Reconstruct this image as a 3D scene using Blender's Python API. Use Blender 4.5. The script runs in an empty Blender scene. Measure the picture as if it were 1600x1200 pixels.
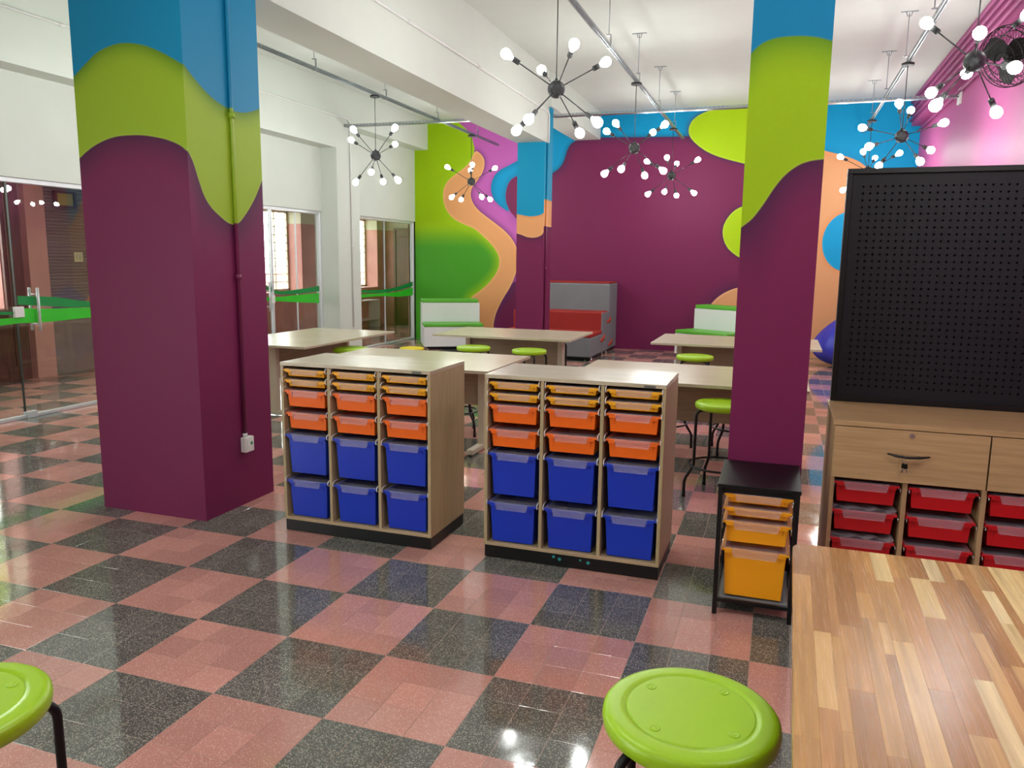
import bpy, bmesh, math, random
import numpy as np
from mathutils import Vector, Matrix
C = bpy.context.scene.collection
PI = math.pi
random.seed(7)

# ------------------------------------------------------------------ camera, sky, exposure
cam_d = bpy.data.cameras.new('camera'); cam = bpy.data.objects.new('camera', cam_d); C.objects.link(cam)
cam_d.sensor_fit = 'HORIZONTAL'; cam_d.sensor_width = 36; cam_d.lens = 27.38
cam_d.clip_start = .05; cam_d.clip_end = 200
cam.matrix_world = Matrix(((0.9460, -0.0624, 0.3182, 1.5259), (0.3240, 0.1455, -0.9348, -2.8229), (0.0120, 0.9874, 0.1578, 1.7105), (0, 0, 0, 1)))
bpy.context.scene.camera = cam
vs = bpy.context.scene.view_settings
vs.view_transform = 'Standard'; vs.look = 'None'; vs.gamma = 1; vs.use_curve_mapping = False
vs.exposure = 0.0
world = bpy.data.worlds.new('sky'); bpy.context.scene.world = world; world.use_nodes = True
world.node_tree.nodes['Background'].inputs[0].default_value = (0.93, 0.97, 1.0, 1)
world.node_tree.nodes['Background'].inputs[1].default_value = 12.0
BULB = 125.0

# ------------------------------------------------------------------ materials
def lin(h):
    h = h.lstrip('#'); v = [int(h[i:i+2], 16)/255 for i in (0, 2, 4)]
    return tuple((c/12.92 if c <= .04045 else ((c+.055)/1.055)**2.4) for c in v) + (1,)
class NT:
    def __init__(s, name):
        s.m = bpy.data.materials.new(name); s.m.use_nodes = True; s.t = s.m.node_tree; s.n = s.t.nodes
        s.b = s.n['Principled BSDF']; s.out = s.n['Material Output']
    def put(s, sock, v):
        if hasattr(v, 'is_output'): s.t.links.new(v, sock)
        else: sock.default_value = v
    def node(s, typ, **kw):
        n = s.n.new(typ)
        for k, v in kw.items():
            if k.startswith('i_'): s.put(n.inputs[k[2:].replace('_', ' ')], v)
            elif k.startswith('n_'): s.put(n.inputs[int(k[2:])], v)
            else: setattr(n, k, v)
        return n
    def math(s, op, a, b=0.0, c=None, clamp=False):
        n = s.n.new('ShaderNodeMath'); n.operation = op; n.use_clamp = clamp
        s.put(n.inputs[0], a); s.put(n.inputs[1], b)
        if c is not None: s.put(n.inputs[2], c)
        return n.outputs[0]
    def mix(s, f, a, b, blend='MIX'):
        n = s.n.new('ShaderNodeMix'); n.data_type = 'RGBA'; n.blend_type = blend
        s.put(n.inputs[0], f); s.put(n.inputs[6], a); s.put(n.inputs[7], b); return n.outputs[2]
    def rng(s, v, a, b, c, d, kind='LINEAR'):
        n = s.n.new('ShaderNodeMapRange'); n.interpolation_type = kind; n.clamp = True
        for i, x in enumerate((v, a, b, c, d)): s.put(n.inputs[i], x)
        return n.outputs[0]
    def pos(s): return s.node('ShaderNodeNewGeometry').outputs['Position']
    def obj(s): return s.node('ShaderNodeTexCoord').outputs['Object']
    def xyz(s, v):
        n = s.n.new('ShaderNodeSeparateXYZ'); s.put(n.inputs[0], v); return n.outputs
    def attr(s, name): return s.node('ShaderNodeAttribute', attribute_name=name).outputs['Fac']
    def noise(s, v, scale, detail=2.0, rough=.5):
        n = s.node('ShaderNodeTexNoise'); s.put(n.inputs['Vector'], v); n.inputs['Scale'].default_value = scale
        n.inputs['Detail'].default_value = detail; n.inputs['Roughness'].default_value = rough; return n.outputs['Fac']
    def bump(s, h, strength, dist):
        n = s.n.new('ShaderNodeBump'); n.inputs['Strength'].default_value = strength; n.inputs['Distance'].default_value = dist
        s.put(n.inputs['Height'], h); s.put(s.b.inputs['Normal'], n.outputs[0])
    def fin(s, col, rough=.5, metal=0., spec=.5, coat=0.):
        s.put(s.b.inputs['Base Color'], col); s.put(s.b.inputs['Roughness'], rough)
        s.put(s.b.inputs['Metallic'], metal); s.put(s.b.inputs['Specular IOR Level'], spec); s.put(s.b.inputs['Coat Weight'], coat)
        return s.m
def plain(name, h, rough=.5, metal=0., spec=.5, var=.06, bump=0., bscale=200., coat=0.):
    t = NT(name); c = lin(h); p = t.obj()
    k = t.rng(t.noise(p, 3.0, 3.0), .3, .7, 1-var, 1+var)
    col = t.mix(1.0, c, t.node('ShaderNodeCombineColor', n_0=k, n_1=k, n_2=k).outputs[0], 'MULTIPLY')
    if bump: t.bump(t.noise(p, bscale, 3.0), bump, .002)
    return t.fin(col, rough, metal, spec, coat)
white_wall = plain('white_wall_paint', '#d2d8cf', .75, var=.015, bump=.15, bscale=90)
ceil_m = plain('ceiling_paint', '#d2d6d0', .85, var=.015, bump=.2, bscale=40)
pink_m = plain('pink_paint', '#a84e84', .5, spec=.3, var=.03, bump=.1, bscale=60)
galv = plain('galvanised_steel', '#a4aaae', .32, .85, var=.12, bump=.1, bscale=60)
white_pvc = plain('white_plastic', '#e4e4e2', .4, var=.02)
alu = plain('white_aluminium', '#d4d8da', .35, .3, var=.03)
black_metal = plain('black_powder_coat', '#0b0b0d', .38, spec=.4, var=.1, bump=.1, bscale=400)
black_matte = plain('black_laminate', '#08080a', .42, spec=.35, var=.1)
hub_m = plain('black_lamp_enamel', '#1c1c1e', .5, var=.05)
green_seat = plain('lime_seat_plastic', '#a0cc18', .33, var=.03, bump=.12, bscale=500)
yellow_seat = plain('yellow_seat_plastic', '#f4d80c', .35, var=.03)
grey_fab = plain('grey_upholstery', '#7c7e82', .85, spec=.2, var=.05, bump=.5, bscale=600)
red_fab = plain('red_upholstery', '#9c2c26', .75, spec=.3, var=.06, bump=.4, bscale=600)
green_fab = plain('green_vinyl', '#5cb030', .45, var=.05)
white_lam = plain('white_laminate', '#e6e8e6', .4, var=.02)
blue_vinyl = plain('blue_vinyl', '#2a2ea8', .42, var=.08, bump=.5, bscale=14)
steel = plain('polished_steel', '#c8c8c8', .2, .95, var=.05)
shelf_grey = plain('grey_shelf_laminate', '#74787c', .35)
tray_y = plain('yellow_tray_plastic', '#f0ac10', .36, var=.03)
tray_m = plain('mustard_tray_plastic', '#f5a30c', .36, var=.03)
tray_o = plain('orange_tray_plastic', '#f06a0c', .36, var=.03)
tray_b = plain('blue_tray_plastic', '#0232b8', .36, var=.04)
tray_r = plain('red_tray_plastic', '#c4101a', .36, var=.04)
dark_wood_m = None
def translucent(name, h, through, rough=.3):
    t = NT(name); t.fin(lin(h), rough)
    tr = t.node('ShaderNodeBsdfTransparent'); mx = t.node('ShaderNodeMixShader')
    f = t.rng(t.noise(t.obj(), 3.0, 2.0), .3, .7, through-.03, through+.03)
    t.put(mx.inputs[0], f); t.t.links.new(t.b.outputs[0], mx.inputs[1]); t.t.links.new(tr.outputs[0], mx.inputs[2])
    t.t.links.new(mx.outputs[0], t.out.inputs[0]); return t.m
lid_m = translucent('frosted_clear_plastic', '#dcdae6', .88, .3)
film_m = translucent('crinkled_clear_film', '#d8d0d8', .72, .08)
def glass(name, tint):
    t = NT(name)
    tr = t.node('ShaderNodeBsdfTransparent'); tr.inputs[0].default_value = tint
    gl = t.node('ShaderNodeBsdfGlossy'); gl.inputs['Roughness'].default_value = .015
    g = t.node('ShaderNodeNewGeometry'); dp = t.node('ShaderNodeVectorMath', operation='DOT_PRODUCT')
    t.put(dp.inputs[0], g.outputs['Incoming']); t.put(dp.inputs[1], g.outputs['Normal'])
    c = t.math('POWER', t.math('SUBTRACT', 1., t.math('ABSOLUTE', dp.outputs['Value']), clamp=True), 5.)
    f = t.math('MULTIPLY_ADD', c, .95, .045)
    mx = t.node('ShaderNodeMixShader'); t.put(mx.inputs[0], f)
    t.t.links.new(tr.outputs[0], mx.inputs[1]); t.t.links.new(gl.outputs[0], mx.inputs[2])
    t.t.links.new(mx.outputs[0], t.out.inputs[0]); return t.m
glass_m = glass('clear_partition_glass', (.90, .92, .89, 1))
film_dk = plain('dark_green_film', '#0b8a42', .35); film_lt = plain('bright_green_film', '#36c42c', .35)
def wood(name, c1, c2, axis, rough=.4, scale=6., spec=.5, band=14., coat=0.):
    """fine straight grain; axis = direction along which the grain runs"""
    t = NT(name); p = t.obj(); mp = t.node('ShaderNodeMapping'); t.put(mp.inputs['Vector'], p)
    sc = [band*scale]*3; sc[axis] = scale*.5; mp.inputs['Scale'].default_value = sc
    n = t.noise(mp.outputs[0], 1.0, 4.0, .6)
    n2 = t.noise(p, 2.0, 2.0)
    f = t.math('ADD', t.math('MULTIPLY', n, .8), t.math('MULTIPLY', n2, .2))
    col = t.mix(t.rng(f, .35, .68, 0, 1), lin(c1), lin(c2))
    t.bump(n, .08, .001)
    return t.fin(col, rough, spec=spec, coat=coat)
lam_x = wood('beige_oak_laminate', '#a8916f', '#bea888', 0, .38)
lam_z = wood('beige_oak_laminate_upright', '#a08e68', '#b8a680', 2, .45)
lam_top = wood('pale_desk_laminate', '#b2a68c', '#c6bba2', 0, .27)
lam_panel = wood('taupe_panel_laminate', '#94826a', '#a8957a', 0, .45)
cream_metal = plain('cream_metal', '#c8bda6', .4, var=.03)
oak_x = wood('honey_oak_laminate', '#ab8a60', '#c2a176', 0, .42)
oak_z = wood('honey_oak_laminate_upright', '#a58560', '#bb9b72', 2, .42)
door_wood = wood('dark_door_wood', '#4a2818', '#70412a', 2, .4)
def bulb_mat():
    t = NT('lit_bulb_glass'); em = t.node('ShaderNodeEmission')
    em.inputs[0].default_value = (.95, 1.0, .955, 1); em.inputs[1].default_value = BULB
    t.t.links.new(em.outputs[0], t.out.inputs[0]); return t.m
bulb_m = bulb_mat()
def stave_mat():
    t = NT('teak_butcher_block'); oi = t.node('ShaderNodeObjectInfo'); p = t.pos()
    off = t.node('ShaderNodeVectorMath', operation='MULTIPLY_ADD'); t.put(off.inputs[0], p); off.inputs[1].default_value = (30, 1.1, 3)
    cmb = t.node('ShaderNodeCombineXYZ', n_0=t.math('MULTIPLY', oi.outputs['Random'], 91.), n_1=t.math('MULTIPLY', oi.outputs['Random'], 37.))
    t.put(off.inputs[2], cmb.outputs[0])
    n = t.noise(off.outputs[0], 1.0, 4.0, .6); mp = t.node('ShaderNodeMapping'); t.put(mp.inputs['Vector'], p); mp.inputs['Scale'].default_value = (420, 7, 5); fine = t.noise(mp.outputs[0], 1.0, 3.0, .6)
    r = t.node('ShaderNodeValToRGB'); t.put(r.inputs[0], oi.outputs['Random']); e = r.color_ramp.elements
    r.color_ramp.interpolation = 'CONSTANT'
    cols = ['#cc9858', '#b8844c', '#f0d494', '#c68f56', '#a8743e', '#e0b474', '#bc8850', '#f6e0a8', '#cc9a58', '#e8c888']
    e[0].position = 0; e[0].color = lin(cols[0]); e[1].position = .1; e[1].color = lin(cols[1])
    for i in range(2, 10): q = e.new(i/10); q.color = lin(cols[i])
    dk = t.mix(t.rng(n, .42, .72, 0, .55), r.outputs[0], (.13, .05, .02, 1))
    col = t.mix(t.rng(fine, .3, .7, 0, .18), dk, (.75, .5, .26, 1))
    t.bump(t.noise(p, 380., 2.), .18, .0004)
    return t.fin(col, t.rng(fine, .3, .7, .2, .3), spec=.6)
stave_m = stave_mat()
def terrazzo(name, base, chip, mid, amount):
    t = NT(name); p = t.pos(); s = t.xyz(p)
    cell = t.node('ShaderNodeCombineXYZ', n_0=t.math('FLOOR', t.math('MULTIPLY', s[0], 6.)), n_1=t.math('FLOOR', t.math('MULTIPLY', s[1], 6.)))
    wn = t.node('ShaderNodeTexWhiteNoise'); t.put(wn.inputs['Vector'], cell.outputs[0])
    v = t.node('ShaderNodeTexVoronoi'); t.put(v.inputs['Vector'], p); v.inputs['Scale'].default_value = 210
    cr = t.xyz(v.outputs['Color'])
    n = t.noise(p, 280., 3., .7)
    f = t.math('MULTIPLY', t.rng(cr[0], 1-amount, 1-amount+.15, 0, 1), t.rng(v.outputs['Distance'], .25, .5, 1, .1))
    col = t.mix(t.rng(n, .4, .62, 0, 1), lin(base), lin(mid))
    col = t.mix(f, col, lin(chip))
    k = t.rng(wn.outputs['Value'], 0, 1, .86, 1.12)
    k = t.math('MULTIPLY', k, t.rng(t.noise(p, 1.3, 4.), .3, .7, .93, 1.07))
    col = t.mix(1., col, t.node('ShaderNodeCombineColor', n_0=k, n_1=k, n_2=k).outputs[0], 'MULTIPLY')
    t.bump(t.noise(p, 7., 2.), .10, .004)
    return t.fin(col, t.rng(t.noise(p, 5., 3.), .35, .7, .05, .12), spec=.8)
tz_pink = terrazzo('pink_terrazzo', '#c08478', '#edc6b8', '#d09c90', .33)
tz_dark = terrazzo('dark_terrazzo', '#383a38', '#c4c0b0', '#74756e', .5)
grout_m = plain('cement_grout', '#b49c8c', .5, var=.05)

# painted colours of the mural
PURPLE, LIME, ORANGE, BLUE, ORCHID, GREEN = '#74224e', '#98be00', '#e2a06a', '#0092c4', '#bc5eae', '#4a9c28'
DKPURPLE = '#44204a'
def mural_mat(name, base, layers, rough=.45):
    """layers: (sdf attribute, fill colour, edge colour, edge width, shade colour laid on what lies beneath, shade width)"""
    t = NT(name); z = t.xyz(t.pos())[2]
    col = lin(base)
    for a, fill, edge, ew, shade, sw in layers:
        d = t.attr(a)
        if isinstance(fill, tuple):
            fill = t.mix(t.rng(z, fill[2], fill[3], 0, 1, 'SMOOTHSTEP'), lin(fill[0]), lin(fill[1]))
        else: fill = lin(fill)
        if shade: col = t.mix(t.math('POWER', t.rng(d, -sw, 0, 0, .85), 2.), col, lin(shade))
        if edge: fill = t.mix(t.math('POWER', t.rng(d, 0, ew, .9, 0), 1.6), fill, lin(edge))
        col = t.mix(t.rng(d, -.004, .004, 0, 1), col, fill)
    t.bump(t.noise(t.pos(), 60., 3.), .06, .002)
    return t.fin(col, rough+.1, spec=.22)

# ------------------------------------------------------------------ mesh helpers
class MB:
    def __init__(s): s.v = []; s.f = []; s.sm = []; s.mi = []
    def add(s, vs, fs, smooth=False, mi=0):
        o = len(s.v); s.v += [tuple(v) for v in vs]
        s.f += [tuple(i+o for i in f) for f in fs]; s.sm += [smooth]*len(fs); s.mi += [mi]*len(fs); return s
    def box(s, x0, x1, y0, y1, z0, z1, mi=0):
        if x0 > x1: x0, x1 = x1, x0
        if y0 > y1: y0, y1 = y1, y0
        if z0 > z1: z0, z1 = z1, z0
        return s.add([(x0,y0,z0),(x1,y0,z0),(x1,y1,z0),(x0,y1,z0),(x0,y0,z1),(x1,y0,z1),(x1,y1,z1),(x0,y1,z1)],
              [(0,3,2,1),(4,5,6,7),(0,1,5,4),(1,2,6,5),(2,3,7,6),(3,0,4,7)], mi=mi)
    def prism(s, poly, axis, a0, a1):
        """poly: 2-D outline in the two other axes (x,y)|(x,z)|(y,z), pulled along axis"""
        n = len(poly)
        def p(u, w, a): return {0: (a, u, w), 1: (u, a, w), 2: (u, w, a)}[axis]
        vs = [p(u, w, a0) for u, w in poly] + [p(u, w, a1) for u, w in poly]
        area = sum(poly[i][0]*poly[(i+1) % n][1]-poly[(i+1) % n][0]*poly[i][1] for i in range(n))
        fs = [tuple(range(n))[::-1], tuple(range(n, 2*n))] + [(i, (i+1) % n, n+(i+1) % n, n+i) for i in range(n)]
        if (area > 0) != (axis != 1): fs = [f[::-1] for f in fs]
        if a1 < a0: fs = [f[::-1] for f in fs]
        return s.add(vs, fs)
    def lathe(s, prof, n=24, c=(0,0,0), smooth=True):
        vs = []; fs = []
        for r, z in prof:
            for k in range(n): a = 2*PI*k/n; vs.append((c[0]+r*math.cos(a), c[1]+r*math.sin(a), c[2]+z))
        m = len(prof)
        for i in range(m-1):
            for k in range(n): k2 = (k+1) % n; fs.append((i*n+k, i*n+k2, (i+1)*n+k2, (i+1)*n+k))
        s.add(vs, fs, smooth)
        o = len(s.v)-len(vs)
        s.f.append(tuple(o+k for k in range(n))[::-1]); s.f.append(tuple(o+(m-1)*n+k for k in range(n))); s.sm += [False]*2; s.mi += [0]*2
        return s
    def tube(s, pts, r, n=8, close=False):
        pts = [Vector(p) for p in pts]; m = len(pts); vs = []; fs = []
        rr = r if isinstance(r, (list, tuple)) else [r]*m
        up = None
        for i, p in enumerate(pts):
            if close: d = (pts[(i+1) % m]-pts[i-1]).normalized()
            else:
                d = Vector((0,0,0))
                if i: d += (p-pts[i-1]).normalized()
                if i < m-1: d += (pts[i+1]-p).normalized()
                d.normalize()
            if up is None: up = d.orthogonal().normalized()
            up = (up-d*up.dot(d)).normalized(); w = d.cross(up)
            for k in range(n):
                a = 2*PI*k/n; vs.append(p+(up*math.cos(a)+w*math.sin(a))*rr[i])
        for i in range(m if close else m-1):
            j = (i+1) % m
            for k in range(n): k2 = (k+1) % n; fs.append((i*n+k, i*n+k2, j*n+k2, j*n+k))
        s.add(vs, fs, True)
        if not close:
            o = len(s.v)-len(vs)
            s.f.append(tuple(o+k for k in range(n))[::-1]); s.f.append(tuple(o+(m-1)*n+k for k in range(n))); s.sm += [False]*2; s.mi += [0]*2
        return s
    def ball(s, c, r, n=12, m=8, sc=(1,1,1)):
        prof = [(r*math.sin(PI*i/m), -r*math.cos(PI*i/m)) for i in range(1, m)]
        o = len(s.v); s.lathe(prof, n, (0,0,0))
        for i in range(o, len(s.v)): v = s.v[i]; s.v[i] = (c[0]+v[0]*sc[0], c[1]+v[1]*sc[1], c[2]+v[2]*sc[2])
        return s
    def xf(s, M, start=0):
        for i in range(start, len(s.v)): s.v[i] = tuple(M @ Vector(s.v[i]))
        return s
    def mesh(s, name, mats):
        me = bpy.data.meshes.new(name); me.from_pydata(s.v, [], s.f)
        for m in (mats if isinstance(mats, (list, tuple)) else [mats]): me.materials.append(m)
        me.polygons.foreach_set('use_smooth', s.sm); me.polygons.foreach_set('material_index', s.mi); me.update(); return me
    def build(s, name, mats, parent=None, bevel=0., seg=2, loc=None, label=None):
        me = s.mesh(name, mats); o = bpy.data.objects.new(name, me); C.objects.link(o)
        if parent: o.parent = parent
        if loc: o.location = loc
        if label: o['label'] = label
        if bevel:
            bm = bmesh.new(); bm.from_mesh(me)
            bmesh.ops.remove_doubles(bm, verts=bm.verts, dist=1e-5)
            es = [e for e in bm.edges if len(e.link_faces) == 2 and e.calc_face_angle(0) > .5]
            bmesh.ops.bevel(bm, geom=es, offset=bevel, segments=seg, affect='EDGES', profile=.5, clamp_overlap=True)
            if seg > 1:
                for f in bm.faces: f.smooth = f.calc_area() < 0 or f.smooth
            bm.to_mesh(me); bm.free()
        return o
def thing(name, label, cat, loc=(0,0,0), rotz=0., group=None):
    o = bpy.data.objects.new(name, None); C.objects.link(o); o.location = loc; o.rotation_euler = (0,0,rotz); o.empty_display_size = .1
    o['label'] = label; o['category'] = cat
    if group: o['group'] = group
    return o
def tag(o, label, cat, group=None):
    o['label'] = label; o['category'] = cat
    if group: o['group'] = group
    return o
def struct(o, label=None):
    o['kind'] = 'structure'
    if label: o['label'] = label
    return o
def sempty(name, label, loc=(0,0,0)):
    o = bpy.data.objects.new(name, None); C.objects.link(o); o.location = loc; return struct(o, label)
def kids(o): return [c for c in C.objects if c.parent == o]
def dup(root, loc, rotz, label, group=None, meshmap=None):
    r = root.copy(); C.objects.link(r); r.location = loc; r.rotation_euler = (0,0,rotz); r['label'] = label
    if group: r['group'] = group
    for ch in root['_kids'] if False else CH.get(root.name, kids(root)):
        c = ch.copy(); C.objects.link(c); c.parent = r
        for g in CH2.get(ch.name, ()):
            d = g.copy(); C.objects.link(d); d.parent = c
    return r
CH = {}; CH2 = {}
def remember(root):
    CH[root.name] = kids(root)
    for c in CH[root.name]: CH2[c.name] = kids(c)

XL, XR, YB, YF, ZC = -5.84, 3.6, 12.35, -7.0, 4.5
XC = -8.27   # far wall of the corridor
# ------------------------------------------------------------------ mural outlines, metres on the wall (x, z)
P = {
    'orange_band': [(-4.49,3.89),(-4.36,3.81),(-4.28,3.69),(-4.29,3.52),(-4.36,3.38),(-4.47,3.25),(-4.56,3.15),(-4.59,3.0),(-4.54,2.85),(-4.42,2.7),(-4.21,2.55),(-4.02,2.42),(-3.84,2.29),(-3.66,2.11),(-3.54,1.87),(-3.52,1.69),(-3.57,1.48),(-3.68,1.19),(-3.87,0.9),(-4.0,0.64),(-4.06,0.42),(-4.06,0.29),(-4.04,-0.13),(-4.71,-0.16),(-4.68,0.58),(-4.61,0.9),(-4.3,1.1),(-4.07,1.33),(-3.95,1.54),(-3.94,1.76),(-4.07,1.97),(-4.3,2.18),(-4.51,2.34),(-4.75,2.42),(-4.97,2.53),(-5.11,2.68),(-5.18,2.84),(-5.2,2.99),(-5.18,3.16),(-5.08,3.31),(-4.89,3.44),(-4.71,3.55),(-4.57,3.7)],
    'green_field': [(-6.4,5.01),(-4.91,4.48),(-4.71,4.33),(-4.57,4.2),(-4.52,3.99),(-4.49,3.89),(-4.57,3.7),(-4.71,3.55),(-4.89,3.44),(-5.08,3.31),(-5.18,3.16),(-5.2,2.99),(-5.18,2.84),(-5.11,2.68),(-4.97,2.53),(-4.75,2.42),(-4.51,2.34),(-4.3,2.18),(-4.07,1.97),(-3.94,1.76),(-3.95,1.54),(-4.07,1.33),(-4.3,1.1),(-4.61,0.9),(-4.68,0.58),(-4.71,-0.16),(-6.4,-0.44)],
    'orchid': [(-4.91,4.48),(-4.8,4.7),(-3.2,4.61),(-3.18,3.89),(-3.2,3.28),(-3.68,2.58),(-3.5,2.48),(-3.3,2.23),(-3.18,1.85),(-3.28,1.47),(-3.49,1.3),(-3.68,1.23),(-3.87,0.9),(-4.22,0.73),(-4.51,1.51),(-5.09,2.68),(-4.77,3.99)],
    'blue_ring': [(-3.5,3.69),(-3.76,3.57),(-3.99,3.47),(-4.1,3.33),(-4.15,3.16),(-4.12,2.99),(-4.03,2.84),(-3.87,2.72),(-3.68,2.61),(-3.75,2.71),(-3.82,2.88),(-3.82,3.07),(-3.76,3.24),(-3.65,3.34),(-3.49,3.38),(-3.25,3.42),(-3.1,3.6),(-3.15,3.85),(-3.3,3.84)],
    'ring_core': [(-3.68,2.61),(-3.75,2.71),(-3.82,2.88),(-3.82,3.07),(-3.76,3.24),(-3.65,3.34),(-3.49,3.38),(-3.03,3.43),(-2.37,3.03),(-2.33,1.54),(-3.18,1.85),(-3.3,2.23),(-3.5,2.48)],
    'blue_top': [(-3.05,4.86),(0.66,4.77),(0.79,4.05),(0.26,3.99),(-0.67,4.0),(-1.91,4.04),(-2.33,4.02),(-2.49,3.95),(-2.57,3.81),(-2.61,3.64),(-2.69,3.5),(-2.83,3.4),(-3.02,3.32)],
    'lime_blob': [(0.33,4.48),(0.05,4.43),(-0.17,4.32),(-0.26,4.17),(-0.25,4.01),(-0.11,3.85),(0.12,3.69),(0.4,3.58),(0.81,3.47),(1.07,3.4),(1.32,3.75),(1.27,4.63)],
    'lime_small': [(0.83,2.75),(0.61,2.64),(0.47,2.43),(0.44,2.23),(0.52,2.0),(0.68,1.85),(0.83,1.77),(1.17,1.83),(1.25,2.29),(1.11,2.69)],
    'blue_right': [(1.05,4.75),(1.47,3.97),(1.81,3.76),(2.09,3.67),(2.38,3.59),(2.65,3.49),(2.8,3.38),(3.1,3.1),(3.34,2.62),(3.88,2.07),(3.85,4.8)],
    'orange_right': [(0.23,0.83),(0.28,0.89),(0.41,1.05),(0.58,1.17),(0.78,1.25),(1.08,1.29),(1.35,1.48),(1.55,1.95),(1.59,2.97),(1.71,3.57),(1.8,3.78),(2.09,3.67),(2.38,3.59),(2.65,3.49),(2.8,3.38),(3.1,3.1),(3.34,2.62),(3.98,2.07),(3.95,-.2),(0.28,-0.2)],
    'blue_disc': [(2.6+.42*math.cos(a*PI/16), 2.09+.52*math.sin(a*PI/16)) for a in range(32)],
}
def smooth_poly(p, it=2):
    for _ in range(it):
        q = []
        for i in range(len(p)):
            a, b = p[i], p[(i+1) % len(p)]
            q += [(a[0]*.75+b[0]*.25, a[1]*.75+b[1]*.25), (a[0]*.25+b[0]*.75, a[1]*.25+b[1]*.75)]
        p = q
    return p
def sdf(poly, pts):
    poly = np.array(smooth_poly(poly, 1)); d = np.full(len(pts), 1e9); ins = np.zeros(len(pts), bool)
    for i in range(len(poly)):
        a, b = poly[i], poly[(i+1) % len(poly)]; e = b-a; w = pts-a
        t = np.clip((w@e)/(e@e+1e-12), 0, 1); d = np.minimum(d, np.hypot(*(w-t[:, None]*e).T))
        c = (a[1] > pts[:, 1]) != (b[1] > pts[:, 1])
        with np.errstate(divide='ignore', invalid='ignore'):
            ins ^= c & (pts[:, 0] < (b[0]-a[0])*(pts[:, 1]-a[1])/(b[1]-a[1])+a[0])
    return np.where(ins, d, -d)
def set_attr(me, name, vals):
    a = me.attributes.new(name, 'FLOAT', 'POINT'); a.data.foreach_set('value', np.asarray(vals, dtype=np.float32))
def wall_grid(mb, o, du, dv, nu, nv):
    """a gridded face: origin o, edge vectors du, dv split nu x nv"""
    o, du, dv = Vector(o), Vector(du), Vector(dv)
    vs = [o+du*(i/nu)+dv*(j/nv) for j in range(nv+1) for i in range(nu+1)]
    fs = [(j*(nu+1)+i, j*(nu+1)+i+1, (j+1)*(nu+1)+i+1, (j+1)*(nu+1)+i) for j in range(nv) for i in range(nu)]
    mb.add(vs, fs)

# ------------------------------------------------------------------ room shell
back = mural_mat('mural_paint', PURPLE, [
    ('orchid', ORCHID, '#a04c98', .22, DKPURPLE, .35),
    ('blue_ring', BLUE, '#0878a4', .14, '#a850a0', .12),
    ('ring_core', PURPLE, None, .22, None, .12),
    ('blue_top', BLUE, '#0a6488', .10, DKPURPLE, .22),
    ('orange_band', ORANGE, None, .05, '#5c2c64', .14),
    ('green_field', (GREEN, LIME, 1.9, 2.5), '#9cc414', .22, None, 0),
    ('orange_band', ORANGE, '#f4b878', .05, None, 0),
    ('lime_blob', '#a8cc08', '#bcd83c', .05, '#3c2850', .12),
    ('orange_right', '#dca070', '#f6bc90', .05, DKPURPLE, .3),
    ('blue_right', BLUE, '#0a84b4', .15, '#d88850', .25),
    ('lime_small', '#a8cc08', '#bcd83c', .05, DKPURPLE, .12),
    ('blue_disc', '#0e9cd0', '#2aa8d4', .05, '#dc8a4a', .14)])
mb = MB(); wall_grid(mb, (XL-.15, YB, 0), (XR-XL+.30, 0, 0), (0, 0, ZC), 210, 100)
mb.add([(XL-.15,YB+.15,0),(XR+.15,YB+.15,0),(XR+.15,YB+.15,ZC),(XL-.15,YB+.15,ZC)], [(0,3,2,1)])
wb = mb.build('wall_back', back); struct(wb, 'back wall painted with a mural of flowing purple, lime, orange and blue shapes')
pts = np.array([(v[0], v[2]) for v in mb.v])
for k, poly in P.items(): set_attr(wb.data, k, sdf(poly, pts))

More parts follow.
